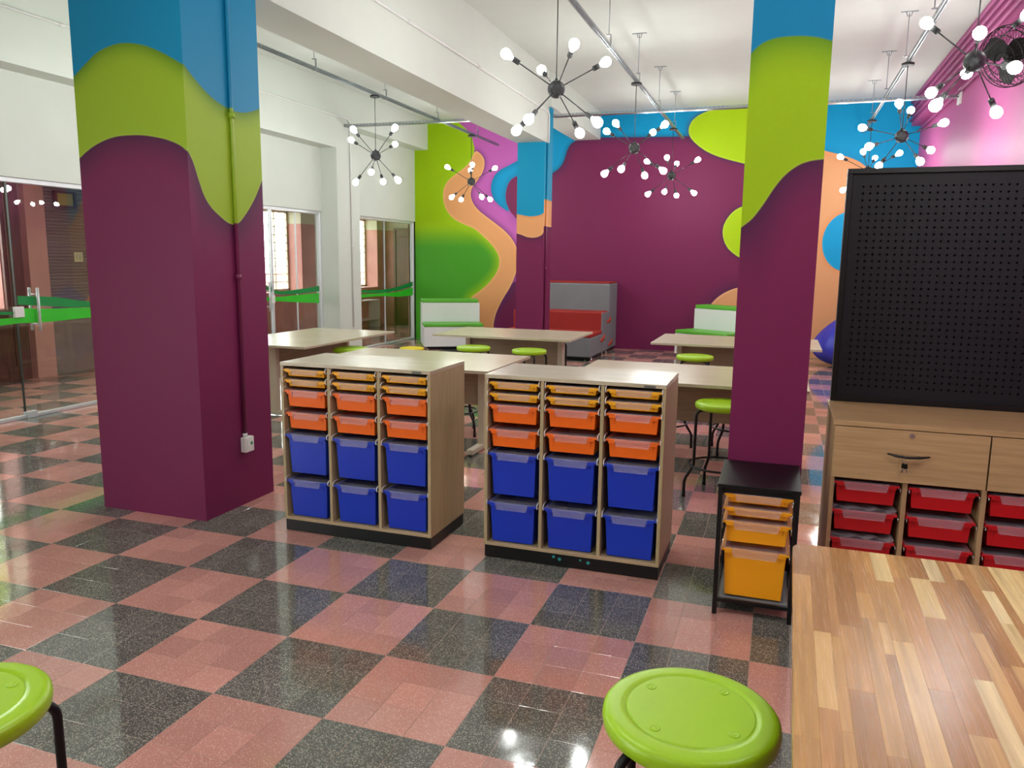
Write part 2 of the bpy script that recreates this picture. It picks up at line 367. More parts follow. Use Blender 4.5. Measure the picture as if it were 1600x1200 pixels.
def tri_floor():
    fl = MB().box(XC-.5, XR+.15, YF-.15, 15.7, -.12, -.0012).build('floor', grout_m); struct(fl, 'terrazzo floor laid in a pink and dark checkerboard')
    camP = Vector((1.526, -2.823, 1.71)); M = cam.matrix_world.inverted()
    blocked = [(-2.77,-1.92,1.15,1.87), (1.32,1.69,1.42,1.8), (-2.4,-1.95,8.75,9.2), (-1.35,-.33,1.2,1.7), (0,1.0,1.22,1.73)]
    near = []; rest = []
    T = 1/6
    def hid(cx, cy):
        # tiles standing behind the two cabinets, the big pillar and the near table
        for x0, x1, y0, y1 in blocked:
            if x0 < cx < x1 and y0 < cy < y1: return True
        for x0, x1, y0, h, y1 in ((-1.35,-.33,1.2,1.07,1.7), (0,1.0,1.22,1.07,1.73), (1.6,3.4,-1.6,.85,-.34), (1.82,3.2,1.25,2.2,1.85), (-2.77,-1.92,1.15,4.5,1.87), (1.32,1.69,.93,.66,1.42)):
            for yy in (y0, y1):
                d = Vector((cx, cy, 0))-camP
                if abs(d.y) < 1e-3: continue
                t = (yy-camP.y)/d.y
                if 0 < t < 1:
                    x = camP.x+d.x*t; z = camP.z+d.z*t
                    if x0 < x < x1 and z < h: return True
        return False
    for i in range(-50, 22):
        for j in range(-43, 94):
            cx, cy = (i+.5)*T, (j+.5)*T
            if cx > XR-.08: continue
            if cy > YB and cx > XL-.2: continue
            if cy < -2.2 and cx < XL-.2: continue
            if -5.99 < cx < -5.84 and cy > YB: continue
            dark = ((i//3)+(j//3)) % 2 == 0
            q = M @ Vector((cx, cy, 0)); vis = False
            if q.z < -.4:
                px, py = 800-1216.8*q.x/q.z, 600+1216.8*q.y/q.z
                px = 800+1216.8*q.x/-q.z; py = 600-1216.8*q.y/-q.z
                vis = -40 < px < 1640 and py < 1240 and not hid(cx, cy)
            (near if vis else rest).append((q.length if vis else 99, i, j, dark))
    near.sort(); rest += near[298:]; near = near[:298]
    g, h = .0009, .0012
    def tile(x0, y0, tilt=0., mi=0, mb=None):
        x1, y1 = x0+T, y0+T; r = lambda: random.uniform(-tilt, tilt); b = g+.0008
        a = [r(), r(), r(), r()]
        vs = [(x0+g,y0+g,-h),(x1-g,y0+g,-h),(x1-g,y1-g,-h),(x0+g,y1-g,-h),(x0+b,y0+b,a[0]),(x1-b,y0+b,a[1]),(x1-b,y1-b,a[2]),(x0+b,y1-b,a[3])]
        return (mb or MB()).add(vs, [(4,5,6,7),(0,1,5,4),(1,2,6,5),(2,3,7,6),(3,0,4,7)], mi=mi)
    kinds = {d: [tile(-T/2, -T/2, .0002).mesh('tile', tz_dark if d else tz_pink) for _ in range(6)] for d in (True, False)}
    for _, i, j, dark in near:
        o = bpy.data.objects.new('tile', random.choice(kinds[dark])); C.objects.link(o); o.parent = fl
        o.location = ((i+.5)*T, (j+.5)*T, 0); o.rotation_euler = (0, 0, random.choice((0, 1, 2, 3))*PI/2)
    mb = MB()
    for _, i, j, dark in rest: tile(i*T, j*T, .00022, 1 if dark else 0, mb)
    o = mb.build('tiles', [tz_pink, tz_dark], fl); o['kind'] = 'stuff'
tri_floor()

struct(MB().box(XC-.5, XR+.15, YF-.15, 15.7, ZC, ZC+.2).build('ceiling', ceil_m), 'plain white plaster ceiling')
struct(MB().box(XL, XR, YF-.15, YF, 0, ZC).build('wall_front', white_wall), 'white wall behind the viewer')
mb = MB().box(XR, XR+.15, YF, YB, 0, ZC); struct(mb.build('wall_right', pink_m), 'glossy pink side wall')
# painted beam with ducts along the pink wall
mb = MB().box(XR-.14, XR, YF, YB, 4.02, ZC); o = struct(mb.build('beam', pink_m), 'pink painted beam along the pink wall')
for k, (dx, z) in enumerate(((.17, 4.40), (.17, 4.30), (.17, 4.20), (.17, 4.10), (.04, 3.93))):
    MB().tube([(XR-dx, YF+.1, z), (XR-dx, YB-.02, z)], .018, 8).build('conduit', pink_m, o)
# left wall: glass openings between pilasters, wall above the glass, beam on top
mb = MB().box(XL-.15, XL, YF, YB, 2.47, ZC); struct(mb.build('wall_left', white_wall), 'white wall over the glass partition')
struct(MB().box(XL, XL+.3, YF, 9.3, 3.5, ZC).build('beam', white_wall), 'deep white beam along the glass partition wall')
struct(MB().box(XL, XL+.3, 9.3, YB, 3.92, ZC).build('beam', white_wall), 'shallower white beam meeting the lime corner of the mural')
for y0, y1 in ((-6.99, -6.3), (-2.4, -1.75), (5.05, 5.75), (8.80, 9.53)):
    struct(MB().box(XL-.15, XL+.3, y0, y1, 0, 3.5).build('pillar', white_wall), 'white wall pillar between two glass openings')
# main beam and its continuation
BX0, BX1 = -2.40, -1.94
struct(MB().box(BX0, BX1, YF, 8.95, 3.46, ZC).build('beam', white_wall), 'deep white ceiling beam running over the large pillar')
struct(MB().box(BX0-.02, BX1+.03, 8.95, YB, 4.0, ZC).build('beam', white_wall), 'shallow white ceiling beam ending at the mural wall')
def pillar(label, x0, x1, y0, y1, front, side, mat, extra=None, nz=110):
    """front/side: dict attribute -> list of (u, z) boundary points; attribute > 0 above the curve"""
    mb = MB(); nx = 28
    wall_grid(mb, (x0,y0,0), (x1-x0,0,0), (0,0,ZC), nx, nz)
    wall_grid(mb, (x1,y0,0), (0,y1-y0,0), (0,0,ZC), nx, nz)
    wall_grid(mb, (x1,y1,0), (x0-x1,0,0), (0,0,ZC), 4, nz)
    wall_grid(mb, (x0,y1,0), (0,y0-y1,0), (0,0,ZC), 4, nz)
    o = mb.build('pillar', mat); struct(o, label)
    n1 = (nx+1)*(nz+1); V = np.array(mb.v)
    for k in front:
        F = np.array(front[k]); S = np.array(side[k]); val = np.zeros(len(V))
        def ev(L, u, z):
            zc = np.interp(u, L[:, 0], L[:, 1]); sl = (np.interp(u+.02, L[:, 0], L[:, 1])-np.interp(u-.02, L[:, 0], L[:, 1]))/.04
            return (z-zc)/np.sqrt(1+sl*sl)
        val[:n1] = ev(F, V[:n1, 0], V[:n1, 2]); val[n1:2*n1] = ev(S, V[n1:2*n1, 1], V[n1:2*n1, 2])
        val[2*n1:] = V[2*n1:, 2]-(F[0, 1])
        set_attr(o.data, k, val)
    return o
def dense(L, n=6):
    """Catmull-Rom through the points so the painted edge runs smooth"""
    L = np.array(L, float); out = []
    for i in range(len(L)-1):
        p0, p1, p2, p3 = L[max(i-1, 0)], L[i], L[i+1], L[min(i+2, len(L)-1)]
        for k in range(n):
            t = k/n; out.append(.5*((2*p1)+(-p0+p2)*t+(2*p0-5*p1+4*p2-p3)*t*t+(-p0+3*p1-3*p2+p3)*t**3))
    out.append(L[-1]); return [tuple(v) for v in out]
pm_L = mural_mat('pillar_paint_blue_lime_purple', PURPLE, [
    ('gp', '#94b428', '#b4cc50', .012, '#32183e', .22), ('bg', '#0e84b0', '#0e84b0', .02, '#3c6e14', .14)], .42)
pillar('large square pillar painted purple, lime and blue in waves', -2.77, -1.92, 1.15, 1.87,
    {'bg': dense([(-2.78,2.807),(-2.678,2.876),(-2.563,2.947),(-2.427,2.982),(-2.323,2.984),(-2.196,2.96),(-2.073,2.913),(-1.965,2.858),(-1.9,2.821)]),
     'gp': dense([(-2.781,2.309),(-2.685,2.369),(-2.585,2.411),(-2.475,2.438),(-2.368,2.444),(-2.25,2.44),(-2.122,2.42),(-2.035,2.397),(-1.961,2.365),(-1.902,2.319)])},
    {'bg': dense([(1.15,2.84),(1.173,2.823),(1.248,2.771),(1.347,2.713),(1.452,2.672),(1.58,2.648),(1.698,2.653),(1.806,2.683),(1.871,2.711)]),
     'gp': dense([(1.15,2.34),(1.171,2.315),(1.197,2.275),(1.236,2.18),(1.28,2.085),(1.34,2.015),(1.435,1.955),(1.51,1.922),(1.589,1.923),(1.685,1.998),(1.786,2.11),(1.872,2.24),(1.9,2.29)])},
    pm_L, nz=180)
pm_R = mural_mat('pillar_paint_narrow', PURPLE, [
    ('gp', '#96ba08', '#b0c83c', .012, '#32183e', .3), ('bg', '#0a7eac', '#0a7eac', .02, '#3c7818', .22)], .42)
flat = lambda u0, u1, z: [(u0, z), (u1, z)]
pillar('narrow square pillar painted blue, lime and purple behind the small black tray rack', 1.315, 1.69, 1.425, 1.80,
    {'bg': dense([(1.31,2.73),(1.336,2.759),(1.372,2.785),(1.437,2.803),(1.534,2.804),(1.623,2.791),(1.70,2.765)]),
     'gp': dense([(1.31,1.885),(1.326,1.896),(1.371,1.936),(1.419,2.006),(1.465,2.083),(1.511,2.143),(1.567,2.188),(1.623,2.21),(1.70,2.219)])},
    {'bg': flat(1.4, 1.8, 2.75), 'gp': flat(1.4, 1.8, 2.22)}, pm_R, nz=150)
pm_M = mural_mat('pillar_paint_far', PURPLE, [
    ('op', ORANGE, '#f0b47c', .03, '#381a40', .12), ('bo', '#0a90ba', '#0a90ba', .02, '#d08a50', .06)], .45)
pillar('slim far pillar painted blue, orange and purple at the end of the beam', -2.38, -1.945, 8.78, 9.2,
    {'bo': dense([(-2.38,2.40),(-2.299,2.386),(-2.162,2.364),(-2.001,2.385),(-1.94,2.43)]), 'op': dense([(-2.38,2.11),(-2.305,2.09),(-2.19,2.051),(-2.059,2.051),(-1.963,2.097),(-1.94,2.16)])},
    {'bo': flat(8.7, 9.3, 2.62), 'op': flat(8.7, 9.3, 2.22)}, pm_M, nz=120)

# conduits on beams and pillars: things of their own
def conduit(label, runs, mat, couplers, r=.013, cr=.018):
    t = thing('conduit', label, 'conduit', (0,0,0))
    for pts_ in runs: MB().tube(pts_, r, 8).build('pipe', mat, t)
    for c, ax in couplers:
        d = Vector([(0,0,0),(1,0,0),(0,1,0),(0,0,1)][ax+1])*.03; c = Vector(c)
        MB().tube([c-d, c+d], cr, 10).build('coupler', mat, t)
    return t
conduit('white conduit along the side of the deep ceiling beam', [[(BX1+.016, -6.9, 3.90), (BX1+.016, 8.85, 3.90), (BX1+.016, 8.9, 3.86), (BX1+.016, 8.9, 3.46)]], white_pvc, [((BX1+.016, 4.2, 3.9), 1), ((BX1+.016, 6.0, 3.9), 1), ((BX1+.016, 7.6, 3.9), 1)])
conduit('white conduit along the glass wall beam turning down the wall pillar', [[(XL+.316, -6.9, 4.0), (XL+.316, 9.15, 4.0), (XL+.316, 9.22, 3.94), (XL+.316, 9.22, .5)]], white_pvc, [((XL+.316, 3.6, 4.0), 1), ((XL+.316, 7.0, 4.0), 1), ((XL+.316, 9.22, 1.9), 2)])
# painted conduit on the large pillar
def pm_pipe(name, layers):
    t = NT(name); z = t.xyz(t.pos())[2]; col = lin(layers[0])
    for h, zz in layers[1:]: col = t.mix(t.rng(z, zz-.003, zz+.003, 0, 1), col, lin(h))
    return t.fin(col, .4)
mp1 = pm_pipe('pillar_paint_on_pipe', [PURPLE, ('#94b428', 1.925), ('#0e84b0', 2.655)])
t = thing('conduit', 'painted conduit down the large pillar ending in a white socket box', 'conduit')
MB().tube([(-1.906, 1.555, .50), (-1.906, 1.555, 4.48)], .013, 10).build('pipe', mp1, t)
for zc in (2.61, 1.575): MB().tube([(-1.906, 1.555, zc-.018), (-1.906, 1.555, zc+.018)], .021, 12).build('coupler', mp1, t)
t = thing('socket_box', 'white surface socket box on the large pillar', 'socket', (-1.92, 1.565, .375))
MB().box(0, .045, -.045, .045, 0, .105).build('box_body', white_pvc, t, .006)
MB().lathe([(.016,.105),(.016,.13)], 12, (.014,-.010,0)).build('pipe_collar', white_pvc, t)
MB().box(.045, .048, -.03, .03, .015, .088).build('cover_plate', white_pvc, t, .001)
MB().tube([(.047,.012,.06),(.0495,.012,.06)], .012, 12).build('socket_face', plain('green_socket','#3a8a5a',.4), t)
mp2 = pm_pipe('far_pillar_pipe_paint', [PURPLE, ('#eaa66a', 2.22), ('#0a90ba', 2.62)])
t = thing('conduit', 'painted conduit down the side of the slim far pillar', 'conduit')
MB().tube([(-1.93, 8.87, .3), (-1.93, 8.87, 3.45)], .014, 8).build('pipe', mp2, t)
MB().tube([(-1.93, 8.87, 1.55), (-1.93, 8.87, 1.6)], .02, 8).build('coupler', mp2, t)

# ------------------------------------------------------------------ glass partition
def ribbon(poly_top, poly_bot, x, mat, parent, th=.002):
    mb = MB(); n = len(poly_top); vs = []
    for s in (0, 1):
        for (y, z) in poly_top: vs.append((x+s*th, y, z))
        for (y, z) in poly_bot: vs.append((x+s*th, y, z))
    fs = []
    for i in range(n-1):
        fs += [(n+i, n+i+1, i+1, i)[::-1], (2*n+n+i, 2*n+n+i+1, 2*n+i+1, 2*n+i), (i, i+1, 2*n+i+1, 2*n+i), (n+i, 3*n+i, 3*n+i+1, n+i+1)]
    mb.add(vs, fs); return mb.build('green_film_band', mat, parent)
def dn(L, n=5): return dense(L, n)
def opening(name, label, y0, y1, joints, bands):
    w = sempty(name, label)
    for nm, a in (('top_track', (XL-.11, XL-.03, y0, y1, 2.42, 2.47)), ('bottom_track', (XL-.10, XL-.04, y0, y1, 0, .035)),
                  ('side_frame', (XL-.10, XL-.02, y0, y0+.04, 0, 2.45)), ('side_frame', (XL-.10, XL-.02, y1-.04, y1, 0, 2.45))):
        MB().box(*a).build(nm, alu, w, .004, 1)
    ys = [y0+.04]+joints+[y1-.04]
    for k in range(len(ys)-1):
        x = XL-.065+(.012 if k % 2 else -.008)
        MB().box(x-.004, x+.004, ys[k]+.003, ys[k+1]-.003, .035, 2.42).build('glass_pane', glass_m, w)
    for k, j in enumerate(joints):
        MB().box(XL-.075, XL-.048, j-.003, j+.003, .036, 2.42).build('pane_edge', alu if 'second' in label or 'third' in label else plain('glass_edge','#3c4a44',.3), w)
    for mat, top, bot in bands: ribbon(top, bot, XL-.045, mat, w)
    return w
w1 = opening('window_1', 'first glass sliding partition, beside the large painted pillar', -1.75, 5.05, [.6, 1.6, 3.13, 4.6], [
    (film_dk, dn([(3.14,1.28),(3.58,1.25),(3.96,1.19),(4.5,1.16),(5.0,1.14)]), dn([(3.14,1.19),(3.58,1.15),(3.96,1.12),(4.5,1.09),(5.0,1.06)])),
    (film_lt, dn([(3.12,1.155),(3.49,1.13),(3.95,1.115),(4.5,1.08),(5.0,1.05)]), dn([(3.12,1.0),(3.49,.99),(3.95,1.0),(4.5,.99),(5.0,.98)])),
    (film_dk, dn([(1.7,1.2),(2.3,1.16),(2.9,1.13),(3.09,1.12)]), dn([(1.7,1.15),(2.3,1.12),(2.9,1.1),(3.09,1.09)])),
    (film_lt, dn([(1.7,1.1),(2.3,1.08),(2.9,1.06),(3.12,1.06)]), dn([(1.7,.98),(2.3,.98),(2.9,.99),(3.12,1.0)]))])
def handle(parent, y, z0, z1):
    for sx in (-.115, .0):
        h = MB().tube([(XL+sx, y+(0 if sx else 0), z0), (XL+sx, y, z1)], .014, 10).build('door_handle', alu, parent)
    for z in (z0+.07, z1-.07): MB().tube([(XL-.115, y, z), (XL, y, z)], .008, 8).build('handle_standoff', alu, parent)
handle(w1, 3.34, .91, 1.36)
MB().box(XL-.05, XL-.02, 3.08, 3.19, 1.06, 1.17).build('door_lock', white_pvc, w1, .006)
MB().box(XL-.08, XL-.02, 3.12, 3.24, .0, .07).build('floor_stop', alu, w1, .004)
w2 = opening('window_2', 'second glass sliding partition behind the first table', 5.75, 8.80, [6.6, 7.41, 8.1], [
    (film_dk, dn([(7.0,1.34),(7.28,1.28),(7.59,1.18),(8.11,1.19),(8.72,1.23)]), dn([(7.0,1.26),(7.27,1.21),(7.59,1.13),(8.11,1.12),(8.72,1.14)])),
    (film_lt, dn([(7.0,1.13),(7.46,1.09),(8.11,1.10),(8.71,1.11)]), dn([(7.0,1.05),(7.46,1.03),(8.11,.98),(8.71,.94)]))])
MB().box(XL-.05, XL-.015, 7.39, 7.43, .04, 2.42).build('meeting_stile', alu, w2, .004, 1)
MB().box(XL-.05, XL-.01, 7.36, 7.44, 1.0, 1.12).build('door_lock', white_pvc, w2, .006)
handle(w2, 7.29, .88, 1.33)
w3 = opening('window_3', 'third glass partition meeting the lime corner of the mural', 9.53, YB-.01, [11.09], [
    (film_dk, dn([(9.58,1.16),(10.19,1.11),(10.94,1.09),(11.6,1.13),(12.3,1.22)]), dn([(9.58,1.10),(10.19,1.06),(10.94,1.03),(11.6,1.06),(12.3,1.13)])),
    (film_lt, dn([(9.58,1.05),(10.19,1.03),(10.94,1.02),(11.6,1.03),(12.3,1.10)]), dn([(9.58,.94),(10.19,.97),(10.94,.97),(11.6,.93),(12.3,.93)]))])
MB().box(XL-.075, XL-.05, 9.965, 9.975, .03, 1.2).build('pane_edge', alu, w3)
w4 = opening('window_4', 'glass partition behind the viewer', -6.3, -2.4, [-5, -3.7], [])

# ------------------------------------------------------------------ corridor behind the glass
def corr_mat():
    t = NT('corridor_wall_paint'); p = t.pos(); s = t.xyz(p)
    low = t.mix(t.rng(t.noise(p, 2.5, 4.), .35, .65, 0, 1), lin('#b07a72'), lin('#c48e84'))
    col = t.mix(t.rng(s[2], 2.41, 2.415, 0, 1), low, lin('#c4c8ae'))
    t.bump(t.noise(p, 14., 3.), .15, .004); return t.fin(col, .6)
corr = corr_mat()
mb = MB(); D = .40
wins = [(1.2, 4.86), (9.9, 11.8), (13.15, 15.15)]
y = -2.2
for a, b in wins:
    zt = 3.3 if a < 5 else 2.68
    mb.box(XC-D, XC, y, a, 0, ZC); mb.box(XC-D, XC, a, b, 0, .98); mb.box(XC-D, XC, a, b, zt, ZC); y = b
mb.box(XC-D, XC, y, 15.7, 0, ZC)
struct(mb.build('wall_corridor', corr), 'far corridor wall seen through the glass, dusty pink below and cream above')
struct(MB().box(XC, XL-.15, 15.5, 15.65, 0, ZC).build('wall_corridor_end', corr), 'end wall of the corridor')
struct(MB().box(XL-.17, XL, YB, 15.65, 0, ZC).build('wall_corridor_side', corr), 'corridor side wall beyond the partition')
struct(MB().box(XC-D, XL-.15, -2.35, -2.2, 0, ZC).build('wall_corridor_near', corr), 'near end wall of the corridor')
grille_m = plain('cream_window_iron', '#c8bfa6', .5)
for k, (a, b) in enumerate(wins):
    w = sempty('window_%d' % (5+k), ['barred corridor window in the dark wood surround', 'barred corridor window seen through the second partition', 'barred corridor window seen through the third partition'][k])
    x = XC-.36; zt = 3.3 if k == 0 else 2.68
    for nm, bx in (('window_frame', (a, b, .98, 1.03)), ('window_frame', (a, b, zt-.05, zt)), ('window_frame', (a, a+.05, .98, zt)), ('window_frame', (b-.05, b, .98, zt)), ('mullion', ((a+b)/2-.025, (a+b)/2+.025, 1.0, zt-.02)), ('mullion', (a+(b-a)*.75-.012, a+(b-a)*.75+.012, 1.0, zt-.02))):
        MB().box(x-.02, x+.03, *bx).build(nm, grille_m, w, .003, 1)
    for i in range(13 if k == 0 else 9):
        z = 1.18+i*.165; MB().box(x+.004, x+.02, a+.04, b-.04, z-.008, z+.008).build('grille_bar', grille_m, w)
# outdoors
t = thing('tree', 'slender garden tree outside the corridor windows', 'tree', (-10.6, 12.3, 0))
bark = plain('bark', '#7a5a44', .9, var=.2)
MB().tube([(0,0,-.2),(.05,.1,1.2),(-.05,.25,2.2),(.1,.3,3.4)], [.12,.1,.08,.05], 8).build('trunk', bark, t)
for k in range(5):
    a = k*1.3; MB().tube([(.0,.2,1.3+k*.3),(.4*math.cos(a),.2+.4*math.sin(a),1.8+k*.3),(.7*math.cos(a),.2+.8*math.sin(a),2.3+k*.3)], [.045,.03,.015], 6).build('branch', bark, t)
lf = MB()
for k in range(500):
    a = random.uniform(0, 2*PI); r = random.uniform(.2, 1.1); z = random.uniform(2.2, 4.0); c = Vector((r*math.cos(a), r*math.sin(a), z))
    u = Vector((random.gauss(0,1), random.gauss(0,1), random.gauss(0,1))).normalized()*.07; v = u.orthogonal().normalized()*.035
    lf.add([c-u, c+v, c+u, c-v], [(0,1,2,3)])
o = lf.build('leaves', plain('leaf_green', '#6a8a4a', .6, var=.2), t); o['kind'] = 'stuff'
t = thing('tree', 'leafy yellow-green tree outside the barred window by the wood surround', 'tree', (-11.0, 5.6, 0))
MB().tube([(0,0,-.2),(.05,-.1,1.4),(-.05,.1,2.6),(.1,.1,4.2)], [.16,.14,.1,.05], 8).build('trunk', bark, t)
lf = MB()
for k in range(2600):
    c = Vector((random.gauss(0, .7), random.gauss(0, 1.3), random.uniform(2.9, 5.4)))
    u = Vector((random.gauss(0,1), random.gauss(0,1), random.gauss(0,1))).normalized()*.11; v = u.orthogonal().normalized()*.06
    lf.add([c-u, c+v, c+u, c-v], [(0,1,2,3)])
o = lf.build('leaves', plain('sunny_leaf', '#b8c850', .6, var=.2), t); o['kind'] = 'stuff'
o = struct(MB().box(-12.2, -12.0, -4, 24, -.2, 1.25).build('wall_garden', plain('garden_wall_paint', '#d8a898', .8)), 'low pink garden wall outside')
struct(MB().box(-14, XC-D, -6, 26, -.2, -.1).build('ground', plain('garden_paving', '#a89c90', .9)), 'paved ground outside the corridor')
# doors in the corridor
def wood_door(name, label, M, w, h, glaz=False):
    d = sempty(name, label); d.matrix_world = M
    for a in ((-.06, 0, 0, h+.06), (w, w+.06, 0, h+.06), (0, w, h, h+.06)): MB().box(a[0], a[1], -.06, .02, a[2], a[3]).build('door_frame', door_wood, d, .004, 1)
    MB().box(0, w, -.035, 0, .01, h).build('door_leaf', door_wood, d)
    for z0, z1 in ((.15, .9), (1.05, h-.15)):
        for x0, x1 in ((.08, w/2-.04), (w/2+.04, w-.08)): MB().box(x0, x1, -.047, -.035, z0, z1).build('door_panel', door_wood, d, .008, 1)
    MB().tube([(w-.1, -.05, 1.0), (w-.1, -.10, 1.0), (w-.2, -.10, 1.0)], .01, 8).build('door_handle', steel, d)
wood_door('door_1', 'dark brown wooden door at the end of the corridor', Matrix.Translation((-7.9, 15.5, 0)), 1.0, 2.4)
t = thing('doorway_surround', 'dark wooden window surround at the corridor wall', 'surround', (XC+.001, 4.87, 0))
MB().box(.0, .05, .0, .28, 0, 3.45).build('post', door_wood, t, .006)
MB().box(.0, .05, -3.7, 0, 3.31, 3.45).build('head', door_wood, t, .006)
MB().box(.0, .05, -3.7, 0, 0, .96).build('lower_panel', door_wood, t, .006)
MB().box(.05, .07, .05, .23, .2, 3.2).build('raised_panel', door_wood, t, .006)
struct(MB().box(XC, XC+.10, 5.2, 5.5, 0, 3.4).build('pilaster', plain('pink_pilaster_paint', '#d89a90', .6)), 'narrow pink pilaster on the corridor wall').__setitem__('kind', 'structure')
def shutter_mat():
    t = NT('banded_shutter'); p = t.pos(); s = t.xyz(p)  # taupe, peach and green areas split along wavy borders
    w = t.math('SUBTRACT', t.math('SUBTRACT', s[1], 6.35), t.math('MULTIPLY', t.math('SINE', t.math('MULTIPLY', t.math('SUBTRACT', s[2], 1.3), 2.6)), .42))
    w = t.math('ADD', w, t.math('MULTIPLY', s[2], -.05))
    col = t.mix(t.rng(w, -.01, .01, 0, 1), lin('#8c7c78'), lin('#d09068'))
    w2 = t.math('SUBTRACT', w, t.math('ADD', .35, t.math('MULTIPLY', s[2], -.04)))
    col = t.mix(t.math('MULTIPLY', t.rng(w2, -.01, .01, 0, 1), t.rng(s[2], 1.6, 1.62, 0, 1)), col, lin('#7c9a50'))
    return t.fin(col, .55)
t = thing('roller_shutter', 'roller shutter of fine horizontal ridges in wavy taupe, peach and green areas on the corridor wall', 'shutter', (XC, 0, 0))
prof = []
for k in range(42):
    z = .86+k*.045; prof += [(.03, z), (.045, z+.012), (.045, z+.032), (.03, z+.044)]
poly = [(0.0, .86)]+prof+[(0.0, prof[-1][1])]
mb = MB(); n = len(poly); mb.add([(x, 5.55, z) for x, z in poly]+[(x, 8.6, z) for x, z in poly], [(i, i+1, n+i+1, n+i)[::-1] for i in range(n-1)])
o = mb.build('ridges', shutter_mat(), t)
MB().box(0, .07, 5.5, 8.65, .78, .86).build('bottom_rail', plain('rail_paint', '#a08478', .6), t, .004, 1)
MB().box(0, .02, 5.5, 8.65, .0, .78).build('plinth_panel', plain('worn_plaster', '#98807a', .7, var=.15), t)
t = thing('light_switch', 'cream double light switch on the roller shutter', 'switch', (XC+.05, 6.04, 1.60))
MB().box(0, .014, -.075, .075, 0, .14).build('plate', plain('cream_plastic', '#d8d4b0', .4), t, .004)
for sy in (-.03, .03): MB().box(.014, .02, sy-.02, sy+.02, .035, .105).build('rocker', plain('cream_rocker', '#ccc8a4', .4), t, .003)
t = thing('wall_lantern', 'small brown framed lantern with amber pane on the corridor wall', 'lantern', (XC+.06, 5.85, 2.36))
for a in ((-.17,.17,0,.03),(-.17,.17,.2,.23),(-.17,-.14,0,.23),(.14,.17,0,.23)): MB().box(0, .06, *a).build('frame', door_wood, t)
MB().box(.02, .03, -.14, .14, .03, .2).build('pane', plain('amber_pane', '#b8a040', .3), t)
t = thing('open_shelf', 'white open shelf unit standing in the corridor', 'shelf', (-8.1, 13.4, 0))
for nm, a in (('top_board', (-.15,.15,0,1.25,.67,.69)), ('shelf_board', (-.15,.15,0,1.25,.2,.22)), ('side_board', (-.15,.15,0,.02,0,.67)), ('side_board', (-.15,.15,1.23,1.25,0,.67)), ('side_board', (-.15,.15,.30,.32,0,.67))):
    MB().box(*a).build(nm, white_lam, t)

# ------------------------------------------------------------------ rails, cable tray, chandeliers
RZ = 3.90
RAILS = {'L': -3.86, 'C': -.32, 'R': 2.70}
def strut(name, label, x, y0, y1):
    t = thing(name, label, 'rail', (x, 0, 0), 0, 'slotted lamp rails under the ceiling')
    mb = MB(); w, h, th = .021, .036, .003; z0 = RZ
    mb.box(-w, w, y0, y1, z0+h-th, z0+h)
    for s in (-1, 1):
        xa, xb = s*w, s*(w-th)
        mb.box(xa, xb, y0, y1, z0, z0+.010); mb.box(xa, xb, y0, y1, z0+.024, z0+h-th)
        mb.box(s*w, s*(w-.011), y0, y1, z0, z0+th)
        y = y0
        while y < y1-.03: mb.box(xa, xb, y, y+.022, z0+.010, z0+.024); y += .05
    mb.build('channel', galv, t)
    y = 10.86
    while y > y0:
        rod = MB().tube([(0, y, RZ+.12), (0, y, ZC-.02)], .005, 6).build('threaded_rod', galv, t)
        MB().box(-.09, .09, y-.012, y+.012, ZC-.008, ZC).build('ceiling_plate', galv, rod)
        MB().tube([(-.03, y, ZC-.006), (-.02, y, ZC-.05), (.02, y, ZC-.05), (.03, y, ZC-.006)], .005, 6).build('u_bolt', galv, rod)
        MB().box(-.022, .022, y-.015, y+.015, RZ+.118, RZ+.128).box(.018, .024, y-.015, y+.015, RZ-.004, RZ+.128).box(-.022, .024, y-.015, y+.015, RZ-.007, RZ-.003).build('hanger_clip', galv, rod)
        y -= 1.757
for k, (n, lb) in {'L': ('galvanised slotted rail between the glass wall and the ceiling beam', 12.0), 'C': ('galvanised slotted rail down the middle bay', 12.1), 'R': ('galvanised slotted rail in the bay beside the pink wall', 12.1)}.items():
    strut('lamp_rail', n, RAILS[k], YF+.3, lb)
def cable_tray(label, x0, x1):
    t = thing('cable_tray', label, 'tray', (0,0,0))
    mb = MB(); y0, y1, z0, z1, th = 9.06, 9.16, 3.865, 3.905, .002
    mb.box(x0, x1, y0, y1, z0, z0+th)
    for y in (y0, y1-th):
        mb.box(x0, x1, y, y+th, z0, z0+.012); mb.box(x0, x1, y, y+th, z1-.010, z1)
        x = x0
        while x < x1-.03: mb.box(x, min(x+.03, x1), y, y+th, z0+.012, z1-.010); x += .06
    mb.build('channel', galv, t); return t
cable_tray('perforated galvanised cable tray crossing from the glass wall to the beam', XL+.3, BX0-.02)
t = cable_tray('perforated galvanised cable tray crossing from the beam to the pink wall', BX1+.03, XR-.02)
MB().box(XR-.03, XR-.001, 9.03, 9.19, 3.78, 3.98).build('wall_bracket', white_pvc, t, .003, 1)

